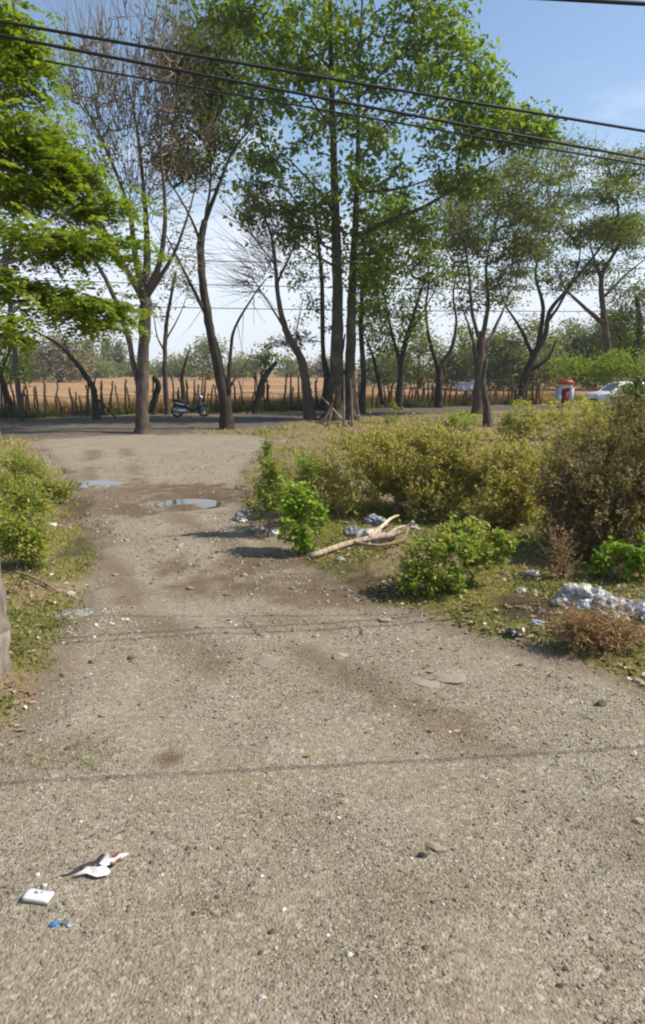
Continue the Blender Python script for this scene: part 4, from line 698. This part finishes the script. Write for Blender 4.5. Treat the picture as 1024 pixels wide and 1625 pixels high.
cm = NM('striped_cloth'); wv = cm.n('ShaderNodeTexWave', {'Scale': 2.2, 'Distortion': 1.5}); cm.l(cm.coord(), wv.inputs['Vector']); cm.l(cm.ramp(wv.outputs[0], [(0, (.62, .58, .66)), (.5, (.28, .22, .45)), (1, (.72, .70, .74))]), cm.b.inputs['Base Color']); cm.b.inputs['Roughness'].default_value = .9
pc = GG(735, 645); a, b_ = np.meshgrid(np.linspace(-.62, .62, 22), np.linspace(0, 1, 8)); fy = pc[1] - .3
V_ = np.stack([a.ravel(), (.05 * np.sin(a * 14) * b_ + .03 * np.sin(b_ * 5)).ravel(), (1.55 - .5 * b_ - .06 * np.cos(a * 3)).ravel()], 1); i, j = np.meshgrid(np.arange(21), np.arange(7)); q = j * 22 + i
o = mesh_np('hanging_cloth', V_, np.stack([q, q + 1, q + 23, q + 22], -1).reshape(-1, 4), cm.m, None, None, True); o.location = (pc[0], fy, 0); so_ = o.modifiers.new('t', 'SOLIDIFY'); so_.thickness = .012; tag(o, 'pale violet and white cloth hung on the fence left of the many-stemmed tree', 'cloth')

# ------------------------------------------------------------------ fallen branch, rubbish, scraps
def W3(px, py, z=0.0): p = GG(px, py); p[2] += z; return p
fb = W3(570, 880); br = empty('fallen_branch', fb, 'bleached forked branch lying on the grass beside the track', 'branch')
MB().tube(catmull([W3(494, 888, .05), W3(545, 878, .05), W3(590, 872, .10), W3(625, 868, .12), W3(645, 866, .20), W3(655, 866, .30)], 5), np.interp(np.linspace(0, 1, 26), [0, .3, .8, 1], [.042, .04, .035, .022]), 9, .10).build('main_limb', M['wood_bleached'], br, True, fb)
MB().tube(catmull([W3(585, 873, .10), W3(605, 862, .17), W3(620, 850, .20), W3(632, 842, .17)], 5), np.linspace(.034, .016, 16), 8, .1).build('side_limb', M['wood_bleached'], br, True, fb)
MB().tube(catmull([W3(615, 869, .12), W3(635, 862, .18), W3(658, 858, .14)], 5), np.linspace(.026, .010, 11), 7, .1).build('side_limb', M['wood_bleached'], br, True, fb)
MB().tube(catmull([W3(560, 876, .06), W3(600, 880, .05), W3(638, 874, .10), W3(646, 868, .2)], 5), np.linspace(.02, .03, 16), 7, .12).build('side_limb', M['twig_dry'], br, True, fb)
MB().tube(catmull([W3(645, 866, .2), W3(660, 870, .10), W3(668, 872, .03)], 4), np.linspace(.02, .008, 9), 6).build('twig', M['twig_dry'], br, True, fb)
def plastic(name, cols, rough=.35):
    m = NM(name); f = m.noise(22, 5, .65); m.l(m.ramp(f, cols), m.b.inputs['Base Color']); m.b.inputs['Roughness'].default_value = rough; m.b.inputs['Specular IOR Level'].default_value = .5; m.bump(m.noise(34, 4), .8, .012); return m.m
M['bag_white'] = plastic('white_plastic', [(.34, (.10, .09, .07)), (.47, (.33, .31, .26)), (.62, (.56, .55, .50))]); M['bag_blue'] = plastic('blue_white_plastic', [(.36, (.05, .07, .14)), (.5, (.22, .24, .28)), (.64, (.50, .49, .46))])
M['bag_grey'] = plastic('grey_plastic', [(.34, (.09, .085, .085)), (.62, (.34, .33, .32))]); M['bag_black'] = plastic('black_plastic_film', [(.3, (.012, .012, .016)), (.6, (.05, .05, .055))], .25); M['bag_dull'] = plastic('dull_grey_sheet', [(.3, (.16, .14, .12)), (.6, (.30, .28, .25))], .7); M['bag_teal'] = plastic('teal_plastic', [(.4, (.05, .16, .20)), (.6, (.65, .72, .74))])
def bag(px, py, wpx, hr, mat, label, name='plastic_bag', group='rubbish heap on the right', cat='bag', deep=.7):
    p = GG(px, py); s = wpx / 2 / ppm(p); V, Fc = I3; V = V.copy(); d = np.zeros(len(V))
    for k in range(26):
        u = unit(rng.normal(0, 1, 3)); f = rng.uniform(2, 12); d += (np.abs(np.sin((V @ u) * f + rng.uniform(0, 6))) - .5) * rng.uniform(.4, 1) * .55 / f
    V = V * (.78 + d[:, None] * 1.5) * np.array([s, s * deep, s * hr]) + rng.normal(0, .018 * s, V.shape); V[:, 2] = np.maximum(V[:, 2], -s * hr * .30) + s * hr * .20
    o = mesh_np(name, V, Fc, mat); o.location = p; o.rotation_euler = (0, 0, rng.uniform(-.5, .5)); tag(o, label, cat, group)
bag(912, 962, 52, .85, M['bag_white'], 'largest white crumpled plastic bag at the left end of the rubbish heap')
bag(946, 966, 40, .8, M['bag_blue'], 'blue and white plastic bag next to the largest white bag')
bag(930, 978, 34, .6, M['bag_teal'], 'flattened bag with teal patches in front of the largest white bag')
bag(966, 980, 50, .6, M['bag_grey'], 'grey plastic bag in the middle of the rubbish heap')
bag(1003, 990, 46, .65, M['bag_blue'], 'blue and grey plastic bag at the right end of the rubbish heap')
bag(975, 995, 36, .5, M['bag_white'], 'low white plastic bag in front of the grey bag in the heap')
for k, (px, py, w_, mt, lb) in enumerate(((890, 972, 24, 'bag_grey', 'small grey bag tucked against the left side of the largest white bag'), (925, 948, 26, 'bag_white', 'small white bag on the far side of the heap'), (958, 958, 24, 'bag_white', 'small white bag behind the blue and white bag'), (985, 974, 26, 'bag_grey', 'small dull bag behind the right end of the heap'), (948, 985, 20, 'bag_dull', 'small dull brown bag in the front of the heap'), (1018, 1000, 24, 'bag_black', 'small black bag at the right frame edge of the heap'))):
    bag(px, py, w_, .7, M[mt], lb)
bag(812, 1015, 22, .6, M['bag_black'], 'small black plastic bag on the grass edge', group='small scraps on the right verge')
bag(853, 1000, 18, .5, M['bag_teal'], 'small teal and white wrapper on the dark soil edge', 'wrapper', 'small scraps on the right verge', 'wrapper')
bag(905, 1012, 18, .5, M['bag_grey'], 'small grey wrapper under the dead weeds', 'wrapper', 'small scraps on the right verge', 'wrapper')
bag(843, 920, 24, .5, M['bag_white'], 'white scrap on bare soil behind the dark soil patch', 'wrapper', 'small scraps on the right verge', 'wrapper'); bag(826, 946, 20, .4, M['bag_white'], 'flat white scrap at the edge of the dark soil patch', 'wrapper', 'small scraps on the right verge', 'wrapper')
bag(730, 922, 22, .6, M['bag_grey'], 'pale grey bag showing under the green shrub', 'plastic_bag', 'small scraps on the right verge'); bag(590, 866, 46, .55, M['bag_white'], 'dirty white cloth-like bag lying behind the fallen branch', 'plastic_bag', None); bag(562, 856, 26, .7, M['bag_grey'], 'grey white bag left of the dirty white bag behind the branch', 'plastic_bag', None)
bag(597, 838, 30, .6, M['bag_blue'], 'pale blue bag at the foot of the large yellow bush', 'plastic_bag', None); bag(657, 846, 16, .6, M['bag_white'], 'small white scrap beyond the tip of the fallen branch', 'wrapper', None, 'wrapper')
bag(540, 892, 14, .5, M['bag_white'], 'tiny white scrap below the fallen branch', 'wrapper', None, 'wrapper')
bag(394, 826, 34, .7, M['bag_grey'], 'grey crumpled bag at the track edge left of the lime-green shrub', 'plastic_bag', None); bag(384, 830, 14, .5, M['bag_white'], 'white scrap touching the grey bag at the track edge', 'wrapper', None, 'wrapper')
bag(412, 842, 18, .5, M['bag_white'], 'white scrap left of the lime-green shrub base', 'wrapper', None, 'wrapper'); bag(432, 846, 20, .4, M['bag_teal'], 'teal scrap at the foot of the lime-green shrub', 'wrapper', None, 'wrapper')
bag(62, 826, 16, .5, M['bag_white'], 'white scrap among the weeds of the left verge', 'wrapper', None, 'wrapper'); bag(82, 838, 14, .5, M['bag_white'], 'second white scrap at the edge of the left weeds', 'wrapper', None, 'wrapper')
bag(110, 942, 18, .4, M['bag_white'], 'white scrap near a twig on the left verge', 'wrapper', None, 'wrapper'); bag(122, 975, 60, .05, M['bag_dull'], 'flat grey sheet half buried at the left edge of the track', 'plastic_sheet', None, 'sheet')
tw = MB().tube(catmull([W3(25, 920, .03), W3(60, 932, .05), W3(95, 944, .02)], 5), np.linspace(.018, .008, 11), 6, .1).build('dry_twig', M['twig_dry'], None, True); tag(tw, 'dry brown twig lying on the left verge', 'twig')
# foreground scraps
M['paper'] = plain('white_paper', (.60, .59, .56), .8, var=.2, scale=40); M['smudge'] = plain('grey_print', (.45, .45, .47), .7); M['film'] = plain('dark_brown_film', (.055, .042, .05), .4); M['brownred'] = plain('brown_red_film', (.22, .09, .06), .5); M['bluep'] = plain('blue_plastic', (.06, .17, .36), .4)
p = GG(62, 1434); pk = empty('paper_packet', p + np.array([0, 0, .012]), 'small white rectangular paper packet on the gravel', 'packet'); pk.rotation_euler = (R(-3), R(2), R(-8))
x_, y_ = np.meshgrid(np.linspace(-.062, .062, 9), np.linspace(-.030, .030, 6)); top = .012 + .004 * np.sin(x_ * 60) * np.cos(y_ * 70)
nv = 54; V_ = np.vstack([np.stack([x_.ravel(), y_.ravel(), top.ravel()], 1), np.stack([x_.ravel() * .97, y_.ravel() * .95, np.full(nv, -.008)], 1)]); Fs = []
for j in range(5):
    for i in range(8): q = j * 9 + i; Fs += [(q, q + 1, q + 10, q + 9), (nv + q, nv + q + 9, nv + q + 10, nv + q + 1)]
bd = list(range(9)) + [17, 26, 35, 44, 53] + list(range(52, 44, -1)) + [36, 27, 18, 9]; Fs += [(bd[k], nv + bd[k], nv + bd[(k + 1) % len(bd)], bd[(k + 1) % len(bd)]) for k in range(len(bd))]
mesh_np('packet_body', V_, Fs, M['paper'], pk)
MB().box((-.012, .013, .0165), (.018, .010, .003)).box((.012, .016, .0165), (.012, .006, .003)).build('print', M['smudge'], pk)
p = GG(152, 1388); wr = empty('torn_wrapper', p, 'torn white and dark brown wrapper on the foreground gravel', 'wrapper')
def sheet(name, poly, mat, z, amp, par):
    n_ = len(poly); c = np.mean(poly, 0); V_ = []; Fs = []; rings = 5
    for r in range(rings + 1):
        for k in range(n_):
            f = r / rings; q = c + (np.array(poly[k]) - c) * f; V_.append((q[0], q[1], z + amp * (.5 + .5 * math.sin(q[0] * 90 + q[1] * 60)) + rng.uniform(0, amp * .6)))
    for r in range(rings):
        for k in range(n_): Fs.append((r * n_ + k, r * n_ + (k + 1) % n_, (r + 1) * n_ + (k + 1) % n_, (r + 1) * n_ + k))
    o = mesh_np(name, V_, Fs, mat, par); s_ = o.modifiers.new('t', 'SOLIDIFY'); s_.thickness = .003
k_ = 1 / ppm(p); tr_ = lambda L_: [((a + random.gauss(0, 1.6)) * k_, (b * .8 + random.gauss(0, 1.6)) * k_ * 1.5) for a, b in L_]
sheet('white_sheet', tr_([(-32, -10), (-10, -8), (8, -12), (24, -6), (26, 2), (14, 8), (0, 6), (-16, 4), (-28, -2)]), M['paper'], .012, .012, wr)
sheet('white_sheet', tr_([(2, 14), (14, 8), (30, 18), (44, 30), (34, 26), (20, 22), (8, 30)]), M['paper'], .014, .012, wr)
sheet('dark_film', tr_([(-50, -12), (-34, -8), (-24, 4), (-4, 10), (0, 18), (-16, 16), (-32, 8), (-40, 0)]), M['film'], .010, .010, wr)
sheet('brown_film', tr_([(18, 12), (28, 12), (34, 24), (28, 34), (18, 28)]), M['brownred'], .012, .010, wr)
sheet('dark_film', tr_([(-8, 24), (2, 20), (8, 26), (-2, 32)]), M['film'], .008, .010, wr)
bag(88, 1473, 13, .6, M['bluep'], 'tiny blue plastic scrap on the foreground gravel', 'plastic_scrap', None, 'scrap'); bag(110, 1472, 16, .5, M['bag_grey'], 'tiny grey plastic scrap right of the blue scrap', 'plastic_scrap', None, 'scrap'); bag(415, 1588, 12, .5, M['bag_white'], 'tiny white scrap at the bottom of the gravel', 'plastic_scrap', None, 'scrap')

# ------------------------------------------------------------------ thin haze over the whole place
hz = NM('haze_air'); hz.t.nodes.remove(hz.b); pv = hz.n('ShaderNodeVolumePrincipled', {'Density': 0.0005, 'Color': (0.86, 0.90, 0.95, 1)}); hz.l(pv.outputs[0], hz.o.inputs['Volume'])
hb_ = MB().box((0, 250, 14.5), (1430, 1130, 33)).build('haze', hz.m); hb_['kind'] = 'stuff'; tag(hb_, 'thin pale haze in the air over the field', 'haze')
